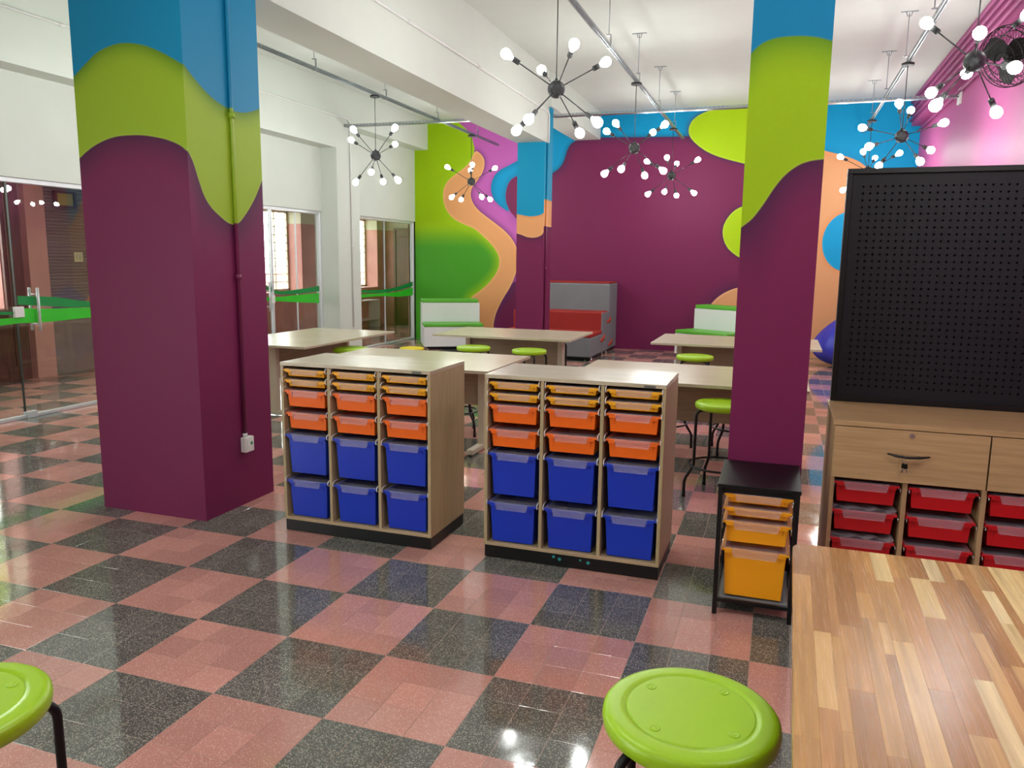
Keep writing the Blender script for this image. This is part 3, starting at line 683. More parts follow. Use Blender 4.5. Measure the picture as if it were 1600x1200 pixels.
def make_lamp(label, x, y, z, a1, a2, canopy=True):
    t = thing('sputnik_chandelier', label, 'chandelier', (x, y, z), 0, 'eight-bulb sputnik chandeliers')
    MB().ball((0,0,0), .072, 20, 12).build('hub', hub_m, t)
    MB().lathe([(.012,.066),(.012,.085)], 10).build('hub_collar', hub_m, t)
    MB().tube([(0,0,.07),(0,0,RZ-z-.03)], .0045, 8).build('stem', hub_m, t)
    MB().lathe([(.062,RZ-z-.034),(.066,RZ-z-.028),(.066,RZ-z-.010),(.058,RZ-z-.006)], 20).build('ceiling_rose', hub_m, t)
    L = .49
    dirs = BENT.get((x, round(y, 1))) or [(math.cos(e)*math.cos(a0+k*PI/2), math.cos(e)*math.sin(a0+k*PI/2), math.sin(e)) for e, a0 in ((.52, a1), (-.64, a2)) for k in range(4)]
    if True:
        for d in dirs:
            d = Vector(d).normalized()
            M = d.to_track_quat('Z', 'Y').to_matrix().to_4x4()
            arm = bpy.data.objects.new('arm', ARM['arm']); C.objects.link(arm); arm.parent = t; arm.matrix_local = M
            for nm in ('socket', 'bulb'):
                o = bpy.data.objects.new(nm, ARM[nm]); C.objects.link(o); o.parent = arm
    return t
BENT = {  # lamps whose arms have been turned out of the regular pattern
    (2.70, 7.1): [(-.202,-.792,.577),(.227,.703,.673),(-.795,.525,.303),(.724,-.672,.155),(-.717,-.637,-.284),(-.347,.757,-.554),(.325,-.695,-.642),(.712,.661,-.237)],
    (2.70, 3.6): [(-.592,.442,.674),(-.151,-.98,.129),(.667,.341,.662),(.092,.995,.046),(-.377,.898,-.226),(-.517,-.538,-.666),(.471,.649,-.597),(.303,-.903,-.305)],
    (-3.86, 7.1): [(-.257,-.755,.603),(.695,-.165,.7),(-.862,.161,.48),(.144,.893,.425),(.291,-.794,-.533),(-.707,.091,-.702),(-.184,.756,-.628),(.722,-.065,-.689)]}
ARM = {
    'arm': MB().tube([(0,0,.066),(0,0,.372)], .0048, 8).mesh('arm', hub_m),
    'socket': MB().lathe([(.010,.362),(.019,.366),(.021,.372),(.021,.425),(.018,.43)], 14).mesh('socket', hub_m),
    'bulb': MB().lathe([(.013,.428),(.015,.44),(.026,.455),(.037,.475),(.041,.495),(.037,.515),(.025,.53),(.010,.536)], 14).mesh('bulb', bulb_m)}
lamps = [('C', 3.638, 3.097, .587, -.288, 'large sputnik chandelier hanging in front of the deep beam'),
    ('C', 7.253, 3.11, -.391, -.202, 'sputnik chandelier second along the middle rail'),
    ('C', 10.766, 3.132, 1.512, -.122, 'sputnik chandelier at the far end of the middle rail'),
    ('L', 7.054, 3.10, 1.40, .28, 'sputnik chandelier beside the white wall pillar'),
    ('L', 10.585, 3.088, .422, .875, 'sputnik chandelier in front of the orange and orchid mural waves'),
    ('R', 3.583, 3.105, .62, .86, 'sputnik chandelier beside the wall fan near the pink wall'),
    ('R', 7.094, 3.118, .05, .48, 'sputnik chandelier above the black pegboard'),
    ('R', 10.75, 3.13, 1.28, .48, 'sputnik chandelier half hidden by the top corner of the pegboard'),
    ('C', -.75, 3.10, .1, .9, 'unseen sputnik chandelier added overhead to light the middle bay'),  # added above the view to brighten the near floor and cabinets
    ('R', -.6, 3.10, 1.0, .4, 'unseen sputnik chandelier added overhead for light near the pink wall'),  # likewise added out of view, fill for the near right side
    ('C', -4.4, 3.10, .9, .2, 'unseen sputnik chandelier added for light behind the viewer'),  # extra lamp added behind the camera as fill light
    ('L', 3.55, 3.10, .3, .9, 'sputnik chandelier hidden by the large pillar')]
for r, y, z, a1, a2, lb in lamps: make_lamp(lb, RAILS[r], y, z, a1, a2)

# wall fan on the pink wall
t = thing('wall_fan', 'black caged fan mounted high on the pink wall', 'fan', (XR, 5.75, 3.62))
MB().box(-.03, 0, -.07, .07, -.1, .1).build('wall_plate', black_metal, t, .005)
MB().tube([(-.02,0,0),(-.10,-.04,.03),(-.18,-.09,.0)], .022, 8).build('arm', black_metal, t)
Fm = Matrix.Translation((-.24, -.13, -.04)) @ Vector((-.75, -.55, -.38)).to_track_quat('Z', 'Y').to_matrix().to_4x4()
def fm(mb): return mb.xf(Fm)
fm(MB().lathe([(.05,-.12),(.075,-.1),(.08,-.02),(.05,.01)], 20)).build('motor', black_metal, t)
cage = MB(); RF = .27
for r, z in ((RF, .03), (RF*.97, .075), (RF*.97, -.015), (RF*.75, .105), (RF*.5, .12), (RF*.25, .125), (RF*.75, -.035)):
    cage.tube([(r*math.cos(2*PI*k/32), r*math.sin(2*PI*k/32), z) for k in range(32)], .004, 5, True)
for k in range(40):
    a = 2*PI*k/40; c, s = math.cos(a), math.sin(a)
    cage.tube([(.05*c,.05*s,.125),(RF*.5*c,RF*.5*s,.12),(RF*.75*c,RF*.75*s,.105),(RF*.97*c,RF*.97*s,.075),(RF*c,RF*s,.03),(RF*.97*c,RF*.97*s,-.015),(RF*.75*c,RF*.75*s,-.035),(.08*c,.08*s,-.04)], .0022, 4)
fm(cage).build('cage', black_metal, t)
fm(MB().lathe([(.03,.02),(.035,.06),(.02,.07)], 16)).build('blade_hub', black_metal, t)
for k in range(3):
    b = MB(); n = 8
    for i in range(n+1):
        r = .04+.19*i/n; wd = .5*(.3+.7*math.sin(PI*(.15+.7*i/n)))*.19
        for s in (-1, 1): b.v.append((r, s*wd, .045+s*.018))
    b.f = [(2*i, 2*i+2, 2*i+3, 2*i+1) for i in range(n)]; b.sm = [True]*n; b.mi = [0]*n
    m2 = len(b.v); b.v += [(x, y, z+.003) for x, y, z in b.v]; b.f += [tuple(m2+i for i in f)[::-1] for f in b.f]; b.sm *= 2; b.mi *= 2
    b.xf(Matrix.Rotation(2*PI*k/3+.3, 4, 'Z')); fm(b).build('blade', black_metal, t)

# ------------------------------------------------------------------ trays and storage units
# tray: origin = centre of the front rim top; opens upwards, runs back along +y
def tray_meshes(kind, w, h, depth):
    """body, lid meshes; w = rim width, h = body height"""
    hw = w/2; tp = .011 if h > .2 else .008
    mb = MB(); top, bot = hw-.013, hw-.013-tp
    # outer shell, open top, with a thin inner wall
    def ring(x, y0, y1, z): return [(-x,y0,z),(x,y0,z),(x,y1,z),(-x,y1,z)]
    n0 = ring(top, .014, depth-.01, -.004); n1 = ring(bot, .014+tp, depth-.02, -h)
    i0 = ring(top-.004, .018, depth-.014, -.004); i1 = ring(bot-.004, .018+tp, depth-.024, -h+.004)
    vs = n0+n1+i0+i1
    fs = [(0,4,5,1),(1,5,6,2),(2,6,7,3),(3,7,4,0),(4,7,6,5)] + [(8,9,13,12),(9,10,14,13),(10,11,15,14),(11,8,12,15),(12,13,14,15)] + [(0,1,9,8),(1,2,10,9),(2,3,11,10),(3,0,8,11)]
    mb.add(vs, fs)
    # rim: side runners and front lip with a step down at each end of the grip
    mb.box(-hw, -top+.002, .004, depth-.01, -.014, -.004); mb.box(top-.002, hw, .004, depth-.01, -.014, -.004)
    e = .052
    mb.box(-hw, hw, 0, .02, -.016, -.004)
    mb.box(-hw+.014, -hw+e, .002, .018, -.024 if h < .06 else -.028, -.015); mb.box(hw-e, hw-.014, .002, .018, -.024 if h < .06 else -.028, -.015)
    # corner ribs and foot step on the front
    for s in (-1, 1):
        mb.add([(s*(hw-.05),.010,-.016),(s*(hw-.036),.010,-.016),(s*(hw-.040),.0165,-.016-min(.05,h*.5)),(s*(hw-.05),.010+.01,-.016),(s*(hw-.036),.02,-.016)], [(0,2,1),(0,3,2),(1,2,4)])
    # lid: thin top plate plus a hanging label flap that folds over the front
    ld = MB(); fw0, fw1 = hw-.046, hw-.058; fh = .040 if h > .06 else .034
    ld.box(-hw+.006, hw-.006, .0, depth-.01, -.003, 0)
    vs = [(-fw0,-.005,0),(fw0,-.005,0),(fw1,-.009,-fh),(-fw1,-.009,-fh),(-fw0,-.003,0),(fw0,-.003,0),(fw1,-.007,-fh),(-fw1,-.007,-fh)]
    ld.add(vs, [(0,3,2,1),(4,5,6,7),(0,1,5,4),(1,2,6,5),(2,3,7,6),(3,0,4,7)])
    ld.box(-fw0, fw0, -.005, .002, -.002, 0)
    ld.box(-fw1, fw1, -.0105, -.0065, -fh-.001, -fh+.0025)
    return mb, ld
TM = {}
def get_tray(key, w, h, depth, mat):
    if key not in TM:
        b, l = tray_meshes(key, w, h, depth)
        res = []
        for q, nm, m in ((b, 'tray_body', mat), (l, 'lid', lid_m)):
            me = q.mesh(nm, m)
            if nm == 'tray_body':
                bm = bmesh.new(); bm.from_mesh(me)
                es = [e for e in bm.edges if len(e.link_faces) == 2 and e.calc_face_angle(0) > .6 and e.calc_length() > .02]
                bmesh.ops.bevel(bm, geom=es, offset=.0022, segments=2, affect='EDGES', profile=.5, clamp_overlap=True)
                bm.to_mesh(me); bm.free()
            res.append(me)
        TM[key] = res
    return TM[key]
def put_tray(key, w, h, depth, mat, loc, rotz, label, group, name='storage_tray'):
    b, l = get_tray(key, w, h, depth, mat)
    t = thing(name, label, 'tray', loc, rotz, group)
    for nm, me in (('tray_body', b), ('lid', l)):
        o = bpy.data.objects.new(nm, me); C.objects.link(o); o.parent = t
    return t
def local(x0, y0, x, y, rot):
    c, s = math.cos(rot), math.sin(rot); return x0+x*c-y*s, y0+x*s+y*c
def tray_cabinet(x0, y0, rot, H, who, cols, spots=False):
    W, D, th = 1.01, .515, .019
    t = thing('tray_cabinet', who, 'cabinet', (x0, y0, 0), rot, 'beige tray cabinets on black plinths')
    MB().box(.0, W, 0, D, H-.021, H).build('top_board', lam_top, t, .0015, 1)
    MB().box(0, th, .002, D, .075, H-.021).build('side_panel', lam_z, t, .001, 1)
    MB().box(W-th, W, .002, D, .075, H-.021).build('side_panel', lam_z, t, .001, 1)
    for k in (1, 2): MB().box(W*k/3-th/2, W*k/3+th/2, .004, D-.01, .094, H-.021).build('divider', lam_z, t, .001, 1)
    MB().box(th, W-th, .002, D, .075, .094).build('bottom_board', lam_x, t, .001, 1)
    MB().box(th, W-th, D-.012, D, .094, H-.021).build('back_panel', lam_x, t)
    p = MB().box(0.004, W-.004, .006, D-.006, .004, .075).build('plinth', black_matte, t, .001, 1)
    for x in (.06, W-.06):
        for y in (.07, D-.07): MB().lathe([(.02,0),(.02,.006)], 12, (x, y, 0)).build('foot_pad', black_metal, t)
    MB().box(W-.115, W-.055, -.0012, .0005, H-.019, H-.007).build('maker_plate', plain('grey_tag', '#5a5c5a', .4), t)
    if spots:
        teal = plain('teal_paint_spot', '#1e8c88', .5)
        for x, z, r in ((.42,.055,.009), (.455,.045,.010), (.62,.046,.010), (.575,.055,.006)): MB().tube([(x, .0055, z), (x, .0045, z)], r, 9).build('paint_spot', teal, p)
    rows = [(1.040,'y',.048,'upper yellow shallow'), (.975,'y',.048,'lower yellow shallow'), (.909,'o',.106,'upper orange medium'), (.769,'o',.106,'lower orange medium'), (.632,'b',.25,'upper blue deep'), (.342,'b',.238,'lower blue deep')]
    mats = {'y': tray_y, 'o': tray_o, 'b': tray_b}; gname = {'y': 'yellow shallow trays', 'o': 'orange medium trays', 'b': 'blue deep trays'}
    for c in range(3):
        cx = W*(c+.5)/3
        for z, k, h, nm in rows:
            x, y = local(x0, y0, cx+random.uniform(-.002, .002), .008+random.uniform(-.003, .004) - (.006 if k == 'b' else 0), rot)
            put_tray(k+str(h), .292, h, .46, mats[k], (x, y, z-.004), rot, f'{nm} tray in the {cols[c]}', gname[k]+' in the beige cabinets')
            for s in (-1, 1):
                xs = cx+s*.1525
                r = MB().box(xs-.006, xs+.006, .02, D-.04, z-.026, z-.020)
                r.tube([(xs-s*.002, .02, z-.022), (xs-s*.002, .004, z-.022), (xs-s*.002, -.003, z-.014), (xs-s*.002, -.001, z+.002), (xs-s*.002, .016, z+.010), (xs-s*.002, .06, z+.012)], .0028, 6)
                r.build('tray_runner', white_pvc, t)
    return t
tray_cabinet(-1.347, 1.195, 0, 1.074, 'beige three-column tray cabinet with a plain plinth, next to the large pillar', ['plain cabinet, column nearest the large pillar', 'plain cabinet, middle column', 'plain cabinet, column farthest from the pillar'])
tray_cabinet(-.012, 1.220, 0, 1.074, 'beige three-column tray cabinet with teal paint spots on its plinth', ['paint-spotted cabinet, column nearest the other cabinet', 'paint-spotted cabinet, middle column', 'paint-spotted cabinet, column nearest the narrow pillar'], True)

# small black rack with mustard trays
t = thing('tray_rack', 'small black metal rack holding four mustard trays before the narrow pillar', 'rack', (1.305, .92, 0), 0)
W, D, H = .37, .49, .663
MB().box(-.004, W+.004, -.008, D, H-.018, H).build('top_board', black_matte, t, .002)
for x in (0, W-.022):
    for y in (0, D-.03): MB().box(x, x+.022, y, y+.022, 0, H-.018).build('leg', black_metal, t, .002, 1)
for x in (.003, W-.019): MB().box(x, x+.016, .022, D-.03, .08, .10).build('side_rail', black_metal, t)
MB().box(.022, W-.022, .002, .018, .066, .084).build('front_rail', black_metal, t); MB().box(.022, W-.022, D-.03, D-.014, .066, .084).build('rear_rail', black_metal, t)
MB().box(.022, W-.022, .018, D-.02, .078, .086).build('bottom_shelf', shelf_grey, t)
MB().box(.022, W-.022, .018, .03, H-.05, H-.018).build('front_rail', black_metal, t)
for z, h, nm in ((.618,.05,'topmost shallow'), (.550,.05,'second shallow'), (.482,.112,'third medium-depth'), (.343,.248,'lowest deep')):
    put_tray('m'+str(h), .312, h, .43, tray_m, (1.305+W/2, .935, z), 0, f'{nm} mustard tray in the small black rack', 'mustard trays in the black rack')
    for s in (-1, 1):
        xs = W/2+s*.158
        MB().tube([(xs, .45, z-.012), (xs, .02, z-.012), (xs, .010, z-.02), (xs, .03, z-.05)], .003, 6).build('wire_runner', steel, t)

# honey oak cabinet with red trays and drawers, pegboard standing on it
cx0, cy0, W, D, H = 1.822, 1.262, 1.356, .60, .952
t = thing('drawer_cabinet', 'honey oak cabinet with wide drawers over red trays', 'cabinet', (cx0, cy0, 0))
MB().box(-.006, W+.006, -.014, D, H-.026, H).build('top_board', oak_x, t, .0015, 1)
for x in (0, W-.02): MB().box(x, x+.02, 0, D, .06, H-.026).build('side_panel', oak_z, t, .001, 1)
for k in (1, 2, 3): MB().box(W*k/4-.011, W*k/4+.011, .006, D-.01, .08, .66).build('divider', oak_z, t, .001, 1)
MB().box(.02, W-.02, 0, D, .06, .08).build('bottom_board', oak_x, t); MB().box(.02, W-.02, .03, D-.01, .655, .668).build('drawer_shelf', oak_x, t)
MB().box(.02, W-.02, D-.012, D, .08, H-.026).build('back_panel', oak_x, t)
MB().box(.02, W-.02, .03, D-.03, .0, .06).build('plinth', black_matte, t)
for k in range(2):
    x0, x1 = (.003 if k == 0 else W/2+.0035), (W/2-.0035 if k == 0 else W-.003)
    d = MB().box(x0, x1, -.018, 0, .665, H-.030).build('drawer', oak_x, t, .001, 1)
    MB().box(x0+.04, x1-.04, 0, D-.06, .69, .86).build('drawer_box', oak_x, d)
    cx = (x0+x1)/2-.005; hz_ = .803
    pts_ = [(cx-.092, -.040, hz_+.006), (cx-.05, -.046, hz_-.002), (cx, -.048, hz_-.005), (cx+.05, -.046, hz_-.002), (cx+.092, -.040, hz_+.004)]
    hd = MB().tube(pts_, [.004,.0065,.0065,.0065,.004], 8)
    for s in (-1, 1): hd.tube([(cx+s*.048, -.018, hz_-.002), (cx+s*.048, -.046, hz_-.002)], .004, 8)
    hd.build('handle', black_metal, d)
    MB().tube([(cx+.01, -.018, .900), (cx+.01, -.024, .900)], .0115, 16).tube([(cx+.01, -.024, .900), (cx+.01, -.026, .900)], .007, 12).build('lock', steel, d)
kx = cx0+W/4-.02
k_ = thing('key_pair', 'pair of black-headed keys hanging from the drawer handle', 'keys', (kx, cy0-.050, .770))
MB().tube([(0,0,.028+.012*math.cos(a)) if False else (.012*math.sin(a), 0, .018+.016*math.cos(a)) for a in [2*PI*i/14 for i in range(14)]], .0013, 5, True).build('key_ring', steel, k_)
for s in (-1, 1):
    q = MB().prism([(-.011,-.002),(.011,-.002),(.009,-.026),(-.009,-.026)], 1, -.003+s*.004, .002+s*.004); q.xf(Matrix.Rotation(s*.22, 4, 'Y')); kk = q.build('key_head', black_matte, k_, .002)
    q = MB().box(-.003, .003, -.0015+s*.004, .0005+s*.004, -.048, -.026).box(.003, .005, -.0015+s*.004, .0005+s*.004, -.044, -.036); q.xf(Matrix.Rotation(s*.22, 4, 'Y')); q.build('key_blade', steel, kk)
reds = {0: 'top', 1: 'second', 2: 'third', 3: 'bottom'}; colnm = ['column at the open end', 'second column', 'third column', 'fourth column']
for c in range(4):
    for r in range(4):
        z = .644-r*.147; x = cx0+W*(c+.5)/4
        tt = put_tray('r', .300, .112, .46, tray_r, (x-.003, cy0+.006, z), 0, f'red tray with clear lid, {reds[r]} row, {colnm[c]} of the oak cabinet', 'red trays in the oak cabinet', 'storage_tray')
        for s in (-1, 1):
            xs = W*(c+.5)/4+s*.150
            MB().box(xs-.006, xs+.006, .02, D-.08, z-.024, z-.019).tube([(xs, .02, z-.018), (xs, 0, z-.018), (xs, -.004, z-.028), (xs, .01, z-.036)], .0025, 6).build('tray_runner', steel, t)
        if r in (1, 2) and c == 0:
            mb = MB(); n = 22; rnd = random.Random(c*7+r)
            vs = [(-.146+.292*i/n, .0-.008+.40*j/10, .006+rnd.uniform(0, .008)+.006*math.sin(i*.9+j*.7)) for j in range(11) for i in range(n+1)]
            mb.add(vs, [(j*(n+1)+i, j*(n+1)+i+1, (j+1)*(n+1)+i+1, (j+1)*(n+1)+i) for j in range(10) for i in range(n)], True)
            mb.build('plastic_film', film_m, tt, label='crinkled clear plastic film over the lid')
# pegboard: a real perforated sheet in a frame
bx0, bx1, bz0, bz1, by = 1.830, 3.185, H+.001, 2.212, 1.852
t = thing('pegboard', 'large black framed pegboard standing on the oak cabinet', 'pegboard', (0,0,0))
fw = .028
for a in ((bx0,bx1,bz1-fw,bz1), (bx0,bx1,bz0,bz0+fw), (bx0,bx0+fw,bz0+fw,bz1-fw), (bx1-fw,bx1,bz0+fw,bz1-fw)): MB().box(a[0], a[1], by-.03, by+.025, a[2], a[3]).build('frame', black_metal, t, .002, 1)
pit = .0358; nc, nr = 34, 31; hx0, hz1 = 1.914, 2.118; mb = MB(); py = by-.012; r = .006
x0g, z1g = hx0-pit/2, hz1+pit/2
for i in range(nc):
    for j in range(nr):
        cx, cz = hx0+i*pit, hz1-j*pit; hp = pit/2
        sq = [(-1,-1),(0,-1),(1,-1),(1,0),(1,1),(0,1),(-1,1),(-1,0)]
        outer = [(cx+a*hp, py, cz+b*hp) for a, b in sq]
        inn = [(cx+r*math.cos(math.atan2(b, a)), py, cz+r*math.sin(math.atan2(b, a))) for a, b in sq]
        deep = [(x, py+.004, z) for x, _, z in inn]
        mb.add(outer+inn+deep, [(k, (k+1) % 8, 8+(k+1) % 8, 8+k) for k in range(8)]+[(8+k, 8+(k+1) % 8, 16+(k+1) % 8, 16+k) for k in range(8)])
gx1, gz0 = x0g+nc*pit, z1g-nr*pit
peg_m = plain('black_pegboard_paint', '#14151c', .5, spec=.35, var=.05, bump=.15, bscale=300)
for a in ((bx0+fw, bx1-fw, z1g, bz1-fw), (bx0+fw, bx1-fw, bz0+fw, gz0), (bx0+fw, x0g, gz0, z1g), (gx1, bx1-fw, gz0, z1g)):
    mb.add([(a[0],py,a[2]),(a[1],py,a[2]),(a[1],py,a[3]),(a[0],py,a[3])], [(0,1,2,3)])
mb.build('perforated_sheet', peg_m, t)
MB().box(bx0+fw, bx1-fw, by+.012, by+.02, bz0+fw, bz1-fw).build('backing_board', plain('board_back', '#050506', .8), t)
MB().box(bx0, bx0+.0, by, by, 0, 0) if False else None

# ------------------------------------------------------------------ butcher-block table in front
TZ = .85; ang = -.012
t = thing('workbench_table', 'butcher-block workbench table of mixed teak staves', 'table', (1.612, -.343, 0), ang)
TW, TL = 1.75, 1.55; sw = .0486; th = .032; R0 = .042
rnd = random.Random(11)
MB().box(.003, TW-.003, -TL+.003, -.003, TZ-th, TZ-.010).build('underboard', wood('underboard_wood', '#a87848', '#c89a60', 1, .4), t)
g = .0001; x0 = 0.; i = 0
while x0 < TW:
    x1 = x0+(.047 if i == 0 else rnd.choice((.022, .03, .038, .045, .05, .055)))
    if TW-x1 < .03: x1 = TW
    y = 0.; first = True
    while y < TL:
        L = rnd.uniform(.16, .62)
        if first: L *= rnd.uniform(.3, 1)
        y2 = min(TL, y+L)
        if TL-y2 < .08: y2 = TL
        z1_ = TZ+rnd.uniform(-.00005, .00005); b = .00015
        if first and i == 0:
            arc = [(R0-R0*math.cos(a), -(R0-R0*math.sin(a))) for a in [PI/2*k/8 for k in range(9)]]
            poly = [(x0, -y2+g)]+arc+[(x1-g, 0), (x1-g, -y2+g)]
            MB().prism(poly[::-1], 2, TZ-th*.98, z1_).build('stave', stave_m, t, .0004, 1)
        else:
            q = MB(); a = (x0+g, x1-g, -y2+g, -y-g); zb = TZ-th*.98 if (i == 0 or y == 0) else TZ-.009
            q.add([(a[0],a[2],zb),(a[1],a[2],zb),(a[1],a[3],zb),(a[0],a[3],zb),(a[0],a[2],z1_-b),(a[1],a[2],z1_-b),(a[1],a[3],z1_-b),(a[0],a[3],z1_-b),
                   (a[0]+b,a[2]+b,z1_),(a[1]-b,a[2]+b,z1_),(a[1]-b,a[3]-b,z1_),(a[0]+b,a[3]-b,z1_)],
                  [(0,3,2,1),(0,1,5,4),(1,2,6,5),(2,3,7,6),(3,0,4,7),(4,5,9,8),(5,6,10,9),(6,7,11,10),(7,4,8,11),(8,9,10,11)])
            q.build('stave', stave_m, t)
        y = y2; first = False
    x0 = x1; i += 1
for x in (.12, TW-.18):
    for y in (-.12, -TL+.18): MB().box(x, x+.06, y-.06, y, 0, TZ-th).build('leg', black_metal, t, .003, 1)
MB().box(.15, TW-.15, -.14, -.12, TZ-th-.06, TZ-th).box(.15, TW-.15, -TL+.12, -TL+.14, TZ-th-.06, TZ-th).build('apron', black_metal, t)

# ------------------------------------------------------------------ beige desks
def make_desk(label, x0, x1, y0, y1, along='x', white=False):
    cx, cy = (x0+x1)/2, (y0+y1)/2; Lx, Ly = (x1-x0, y1-y0) if along == 'x' else (y1-y0, x1-x0)
    t = thing('desk', label, 'table', (cx, cy, 0), 0 if along == 'x' else PI/2, 'beige desks with panel legs')
    z = .80
    MB().box(-Lx/2, Lx/2, -Ly/2, Ly/2, z-.025, z).build('tabletop', lam_top, t, .002)
    for s in (-1, 1):
        x = s*(Lx/2-.26)
        lg = MB().box(x-.03, x+.03, -.06, .06, .045, z-.03).build('leg_column', cream_metal, t, .004)
        MB().box(x-.032, x+.032, -.33, .33, .012, .058).build('foot', cream_metal, lg, .006)
        for yy in (-.30, .30): MB().lathe([(.018,0),(.018,.013)], 10, (x, yy, 0)).build('leveller', black_metal, lg)
        MB().box(x-.025, x+.025, -.30, .30, z-.045, z-.025).build('top_bracket', cream_metal, t)
    MB().box(-Lx/2+.29, Lx/2-.29, -.009, .009, .40, z-.027).build('modesty_panel', lam_panel, t, .001, 1)
    return t
make_desk('beige desk beside the glass partition, set crosswise', -4.19, -3.04, 3.99, 5.97, 'y')
make_desk('beige desk right behind the tray cabinet next to the large pillar', -2.44, -.70, 3.10, 4.25)
make_desk('beige desk partly behind the narrow painted pillar and the paint-spotted cabinet', -.04, 1.775, 3.10, 4.25)
make_desk('beige desk in front of the red and grey stepped sofa', -2.47, -.73, 5.86, 7.02)
make_desk('beige desk in front of the blue beanbag', .17, 1.99, 6.03, 7.22)

# ------------------------------------------------------------------ stools
def make_stool(label, seat_m, R=.20, H=.70, group='lime stools with black frames'):
    t = thing('stool', label, 'stool', (0,0,0), 0, group)
    prof = [(R*.80,-.050),(R*.93,-.050),(R*.985,-.040),(R,-.024),(R*.990,-.010),(R*.965,-.004),(R*.93,-.001),(R*.88,0),(R*.80,0),(R*.735,0.0),(R*.728,-.0022),(R*.718,-.0022),(R*.711,0),(R*.70,0),(R*.4,0),(.001,0)]
    MB().lathe(prof, 64, (0,0,H)).build('seat', seat_m, t)
    for k in range(4):
        a = PI/4+k*PI/2+.15; c = (R*.60*math.cos(a), R*.60*math.sin(a), H)
        MB().lathe([(.0125,.0),(.0120,.0012),(.0095,.0012),(.0088,.0004),(.0055,.0002),(.004,.0014),(.0005,.0016)], 20, c).build('seat_plug', seat_m, t)
    MB().lathe([(R*.78,-.057),(R*.78,-.050)], 32, (0,0,H)).build('seat_plate', black_metal, t)
    k = H/.70; zr = .24*k
    leg = []
    def arc(c, r0, a0, a1, n=6): return [(c[0]+r0*math.cos(a0+(a1-a0)*i/n), c[1]+r0*math.sin(a0+(a1-a0)*i/n)) for i in range(n+1)]
    rl = R+.003
    p2 = [(R*.45, H-.057), (rl-.045, H-.057)]+arc((rl-.045, H-.102), .045, PI/2, 0)[1:]+[(rl+.002, zr+.03), (rl+.004, zr), (rl+.020, zr-.035), (rl+.058, zr-.095), (rl+.068, zr-.125), (rl+.070, .035)]
    for q in range(4):
        a = PI/4+q*PI/2; ca, sa = math.cos(a), math.sin(a)
        o = MB().tube([(x*ca, x*sa, z) for x, z in p2], .0115, 10).build('leg', black_metal, t)
        xx = rl+.070; MB().tube([(xx*ca, xx*sa, .045), (xx*ca, xx*sa, 0)], .0145, 10).build('foot_cap', black_metal, o)
    rr = rl+.022; MB().tube([(rr*math.cos(2*PI*i/48), rr*math.sin(2*PI*i/48), zr-.010) for i in range(48)], .0085, 8, True).build('foot_ring', black_metal, t)
    remember(t); return t
st = make_stool('lime green stool beside the butcher-block table, dimpled seat in full view', green_seat)
st.location = (1.392, -1.135, 0); st.rotation_euler = (0, 0, .05)
for x, y, r, lb in ((-.195, -1.69, .15, 'lime green stool cut off by the picture corner, standing alone on the checkerboard'),
    (1.185, 2.97, -.30, 'lime green stool between the paint-spotted cabinet and the narrow pillar'),
    (.56, 4.375, .9, 'lime green stool whose foot ring shows behind the paint-spotted cabinet'),
    (-1.45, 4.17, .4, 'lime green stool whose foot ring shows in the gap between the two tray cabinets'),
    (1.235, 4.40, .2, 'lime green stool standing beyond the desk that the narrow pillar crosses'),
    (-3.06, 4.93, .35, 'lime green stool tucked at the crosswise desk'),
    (-1.837, 5.64, .1, 'lime green stool at the sofa-side desk, nearer the white bench'),
    (-1.14, 5.607, -.2, 'lime green stool at the sofa-side desk, nearer the red sofa end'),
    (.69, 5.83, .05, 'lime green stool at the desk in front of the blue beanbag'),
    (-1.275, 6.98, -.785, 'lime green stool between the sofa-side desk and the grey sofa')):
    dup(st, (x, y, 0), r, lb)
ys = make_stool('low yellow stool showing just above the desk edge', yellow_seat, .18, .42, 'yellow stools'); ys.location = (-3.53, 7.45, 0)

# ------------------------------------------------------------------ lounge furniture along the mural wall
t = thing('step_sofa', 'grey and red stepped sofa against the purple mural wall', 'sofa', (0,0,0))
sx0, sx1, y0, y1, y2, y3 = -3.19, -1.474, 10.17, 11.04, 11.56, 12.30
MB().box(sx0+.03, sx1-.03, y0+.04, y3, .02, .06).build('plinth', black_matte, t)
MB().box(sx0, sx1, y0, y1, .06, .40).build('seat_base', grey_fab, t, .02)
MB().box(sx0, sx1-.006, y0+.004, y1, .40, .462).build('seat_cushion', red_fab, t, .015)
MB().box(sx0+.004, sx1-.006, y1, y2, .10, .79).build('middle_tier', red_fab, t, .03, 3)
MB().box(sx1-.03, sx1, y1-.004, y2, .06, .775).build('side_panel', grey_fab, t, .012)
MB().box(sx0, sx1, y2, y3, .06, 1.285).build('back_tier', grey_fab, t, .025, 3)
MB().box(sx0+.01, sx1-.01, y2+.02, y3-.01, 1.285, 1.312).build('back_top', red_fab, t, .012)
stitch = plain('red_stitching', '#b8402c', .7)
for y, z, s in ((11.55,.60,.12), (11.05,.30,.14), (11.75,.16,.16)):
    mb = MB(); pts_ = [(sx1+.003, y-.16+.32*i/14, z+.03*math.sin(i*1.9)+s*.35*(i/14-.5)) for i in range(15)]
    mb.tube(pts_, .012, 5); mb.tube([(a, b+.01, c+.022*math.cos(i*2.3)) for i, (a, b, c) in enumerate(pts_)], .009, 5)
    mb.build('embroidered_mark', stitch, t)
for y in (y0+.10, y0+.95, y0+1.3): MB().tube([(sx1-.02, y, .045), (sx1-.02, y, 0)], .02, 8).build('foot', steel, t)
for x in (sx0+.1, sx1-.12): MB().tube([(x, y0+.06, .045), (x, y0+.06, 0)], .02, 8).build('foot', steel, t)
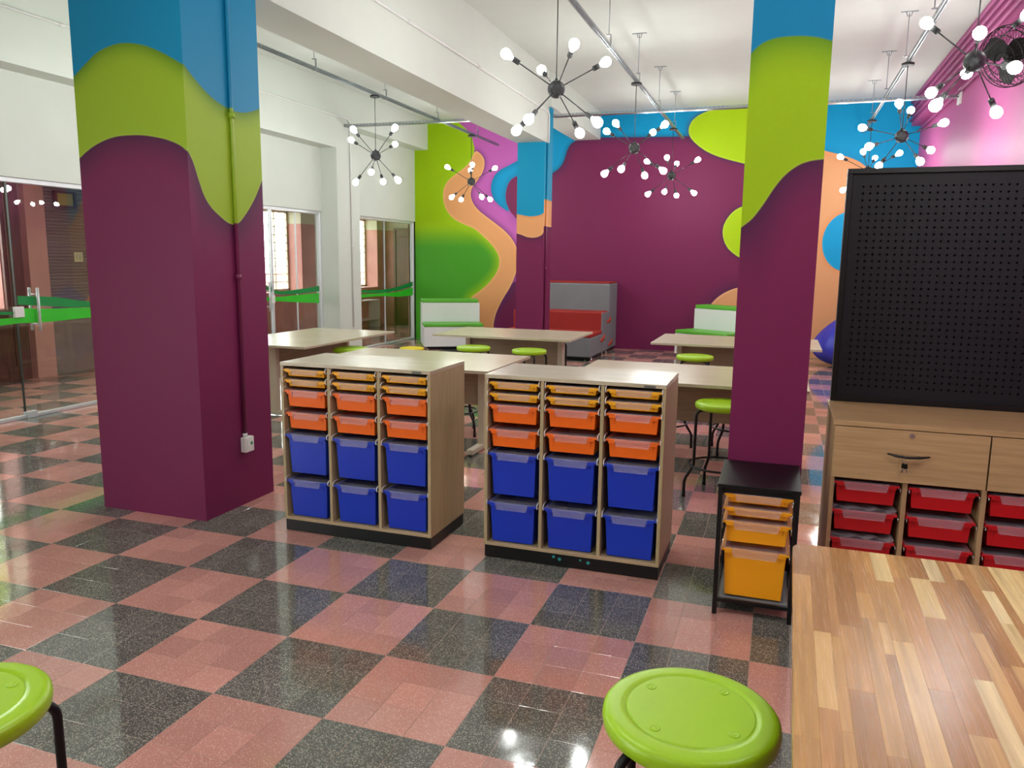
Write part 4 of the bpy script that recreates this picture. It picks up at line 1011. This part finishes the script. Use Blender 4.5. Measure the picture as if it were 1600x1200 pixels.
def bench(label, x, y, rot, w=1.13):
    t = thing('step_bench', label, 'bench', (x, y, 0), rot, 'white stepped benches with green cushions')
    def carcass(name, y0, y1, z0, z1):
        c = MB().box(.02, w-.02, y0, y0+.02, z0, z1).build(name, white_lam, t)
        for s in (0, w-.02): MB().box(s, s+.02, y0, y1, z0, z1).build('side_board', white_lam, c)
        for s in (.02, w-.02): MB().box(s-.0, s+.0, y0, y0, z0, z0) if False else None
        MB().box(0.02, w-.02, y0+.02, y1, z1-.02, z1).build('top_board', white_lam, c)
        MB().box(0.02, w-.02, y1-.02, y1, z0, z1-.02).build('rear_board', white_lam, c)
        for s in (-.004, w+.001): MB().box(s, s+.003, y0+.02, y1-.02, z0+.03, z1-.03).build('side_inlay', plain('white_inlay', '#cfd2d0', .5), c)
    carcass('lower_box', 0, .52, .06, .43); carcass('upper_box', .52, .90, .06, .86)
    w2 = w
    MB().box(.0, w2, -.01, .50, .43, .495).build('seat_cushion', green_fab, t, .018, 3)
    MB().box(.0, w2-.02, .53, .90, .86, .93).build('top_cushion', green_fab, t, .018, 3)
    MB().box(.06, w-.06, .05, .86, .02, .06).build('base_frame', black_matte, t)
    for xx in (.08, w-.08):
        for yy in (.08, .8): MB().lathe([(.022,0),(.022,.02)], 10, (xx, yy, 0)).build('foot', steel, t)
bench('white stepped bench with green cushions by the glass wall corner', -4.785, 10.53, math.radians(29.5))
bench('white stepped bench with green cushions beside the narrow pillar, under the orange arch', -.23, 11.50, math.radians(-33))
# beanbag
t = thing('beanbag', 'blue vinyl beanbag slumped by the pegboard edge', 'beanbag', (2.66, 11.35, 0))
bm = bmesh.new(); bmesh.ops.create_icosphere(bm, subdivisions=5, radius=1)
for v in bm.verts:
    n = v.co.normalized(); a = math.atan2(n.y, n.x); z = (n.z+1)/2
    prof = .57*math.sqrt(max(0, 1-(max(0, .35-z)/.36)**2)) if z < .35 else .57*(1-((z-.35)/.65)**1.5)**.8 if z < 1 else 0
    r = max(prof, 0)*(1+.025*math.sin(6*a+z*4)+.012*math.sin(17*a+9*z))
    v.co = Vector((r*math.cos(a)+.12*z*z, r*math.sin(a)+.1*z*z, .95*z+.01*math.sin(11*a)*z*(1-z)*2))
me = bpy.data.meshes.new('bag_body'); bm.to_mesh(me); bm.free(); me.materials.append(blue_vinyl)
for p_ in me.polygons: p_.use_smooth = True
o = bpy.data.objects.new('bag_body', me); C.objects.link(o); o.parent = t
for k in range(6):
    a = k*PI/3+.3; pts_ = []
    for i in range(1, 12):
        z = i/12; prof = .57*math.sqrt(max(0, 1-(max(0, .35-z)/.36)**2)) if z < .35 else .57*(1-((z-.35)/.65)**1.5)**.8
        r = prof*(1+.025*math.sin(6*a+z*4)+.012*math.sin(17*a+9*z))+.002
        pts_.append((r*math.cos(a)+.12*z*z, r*math.sin(a)+.1*z*z, .95*z))
    MB().tube(pts_, .006, 5).build('seam', blue_vinyl, t)
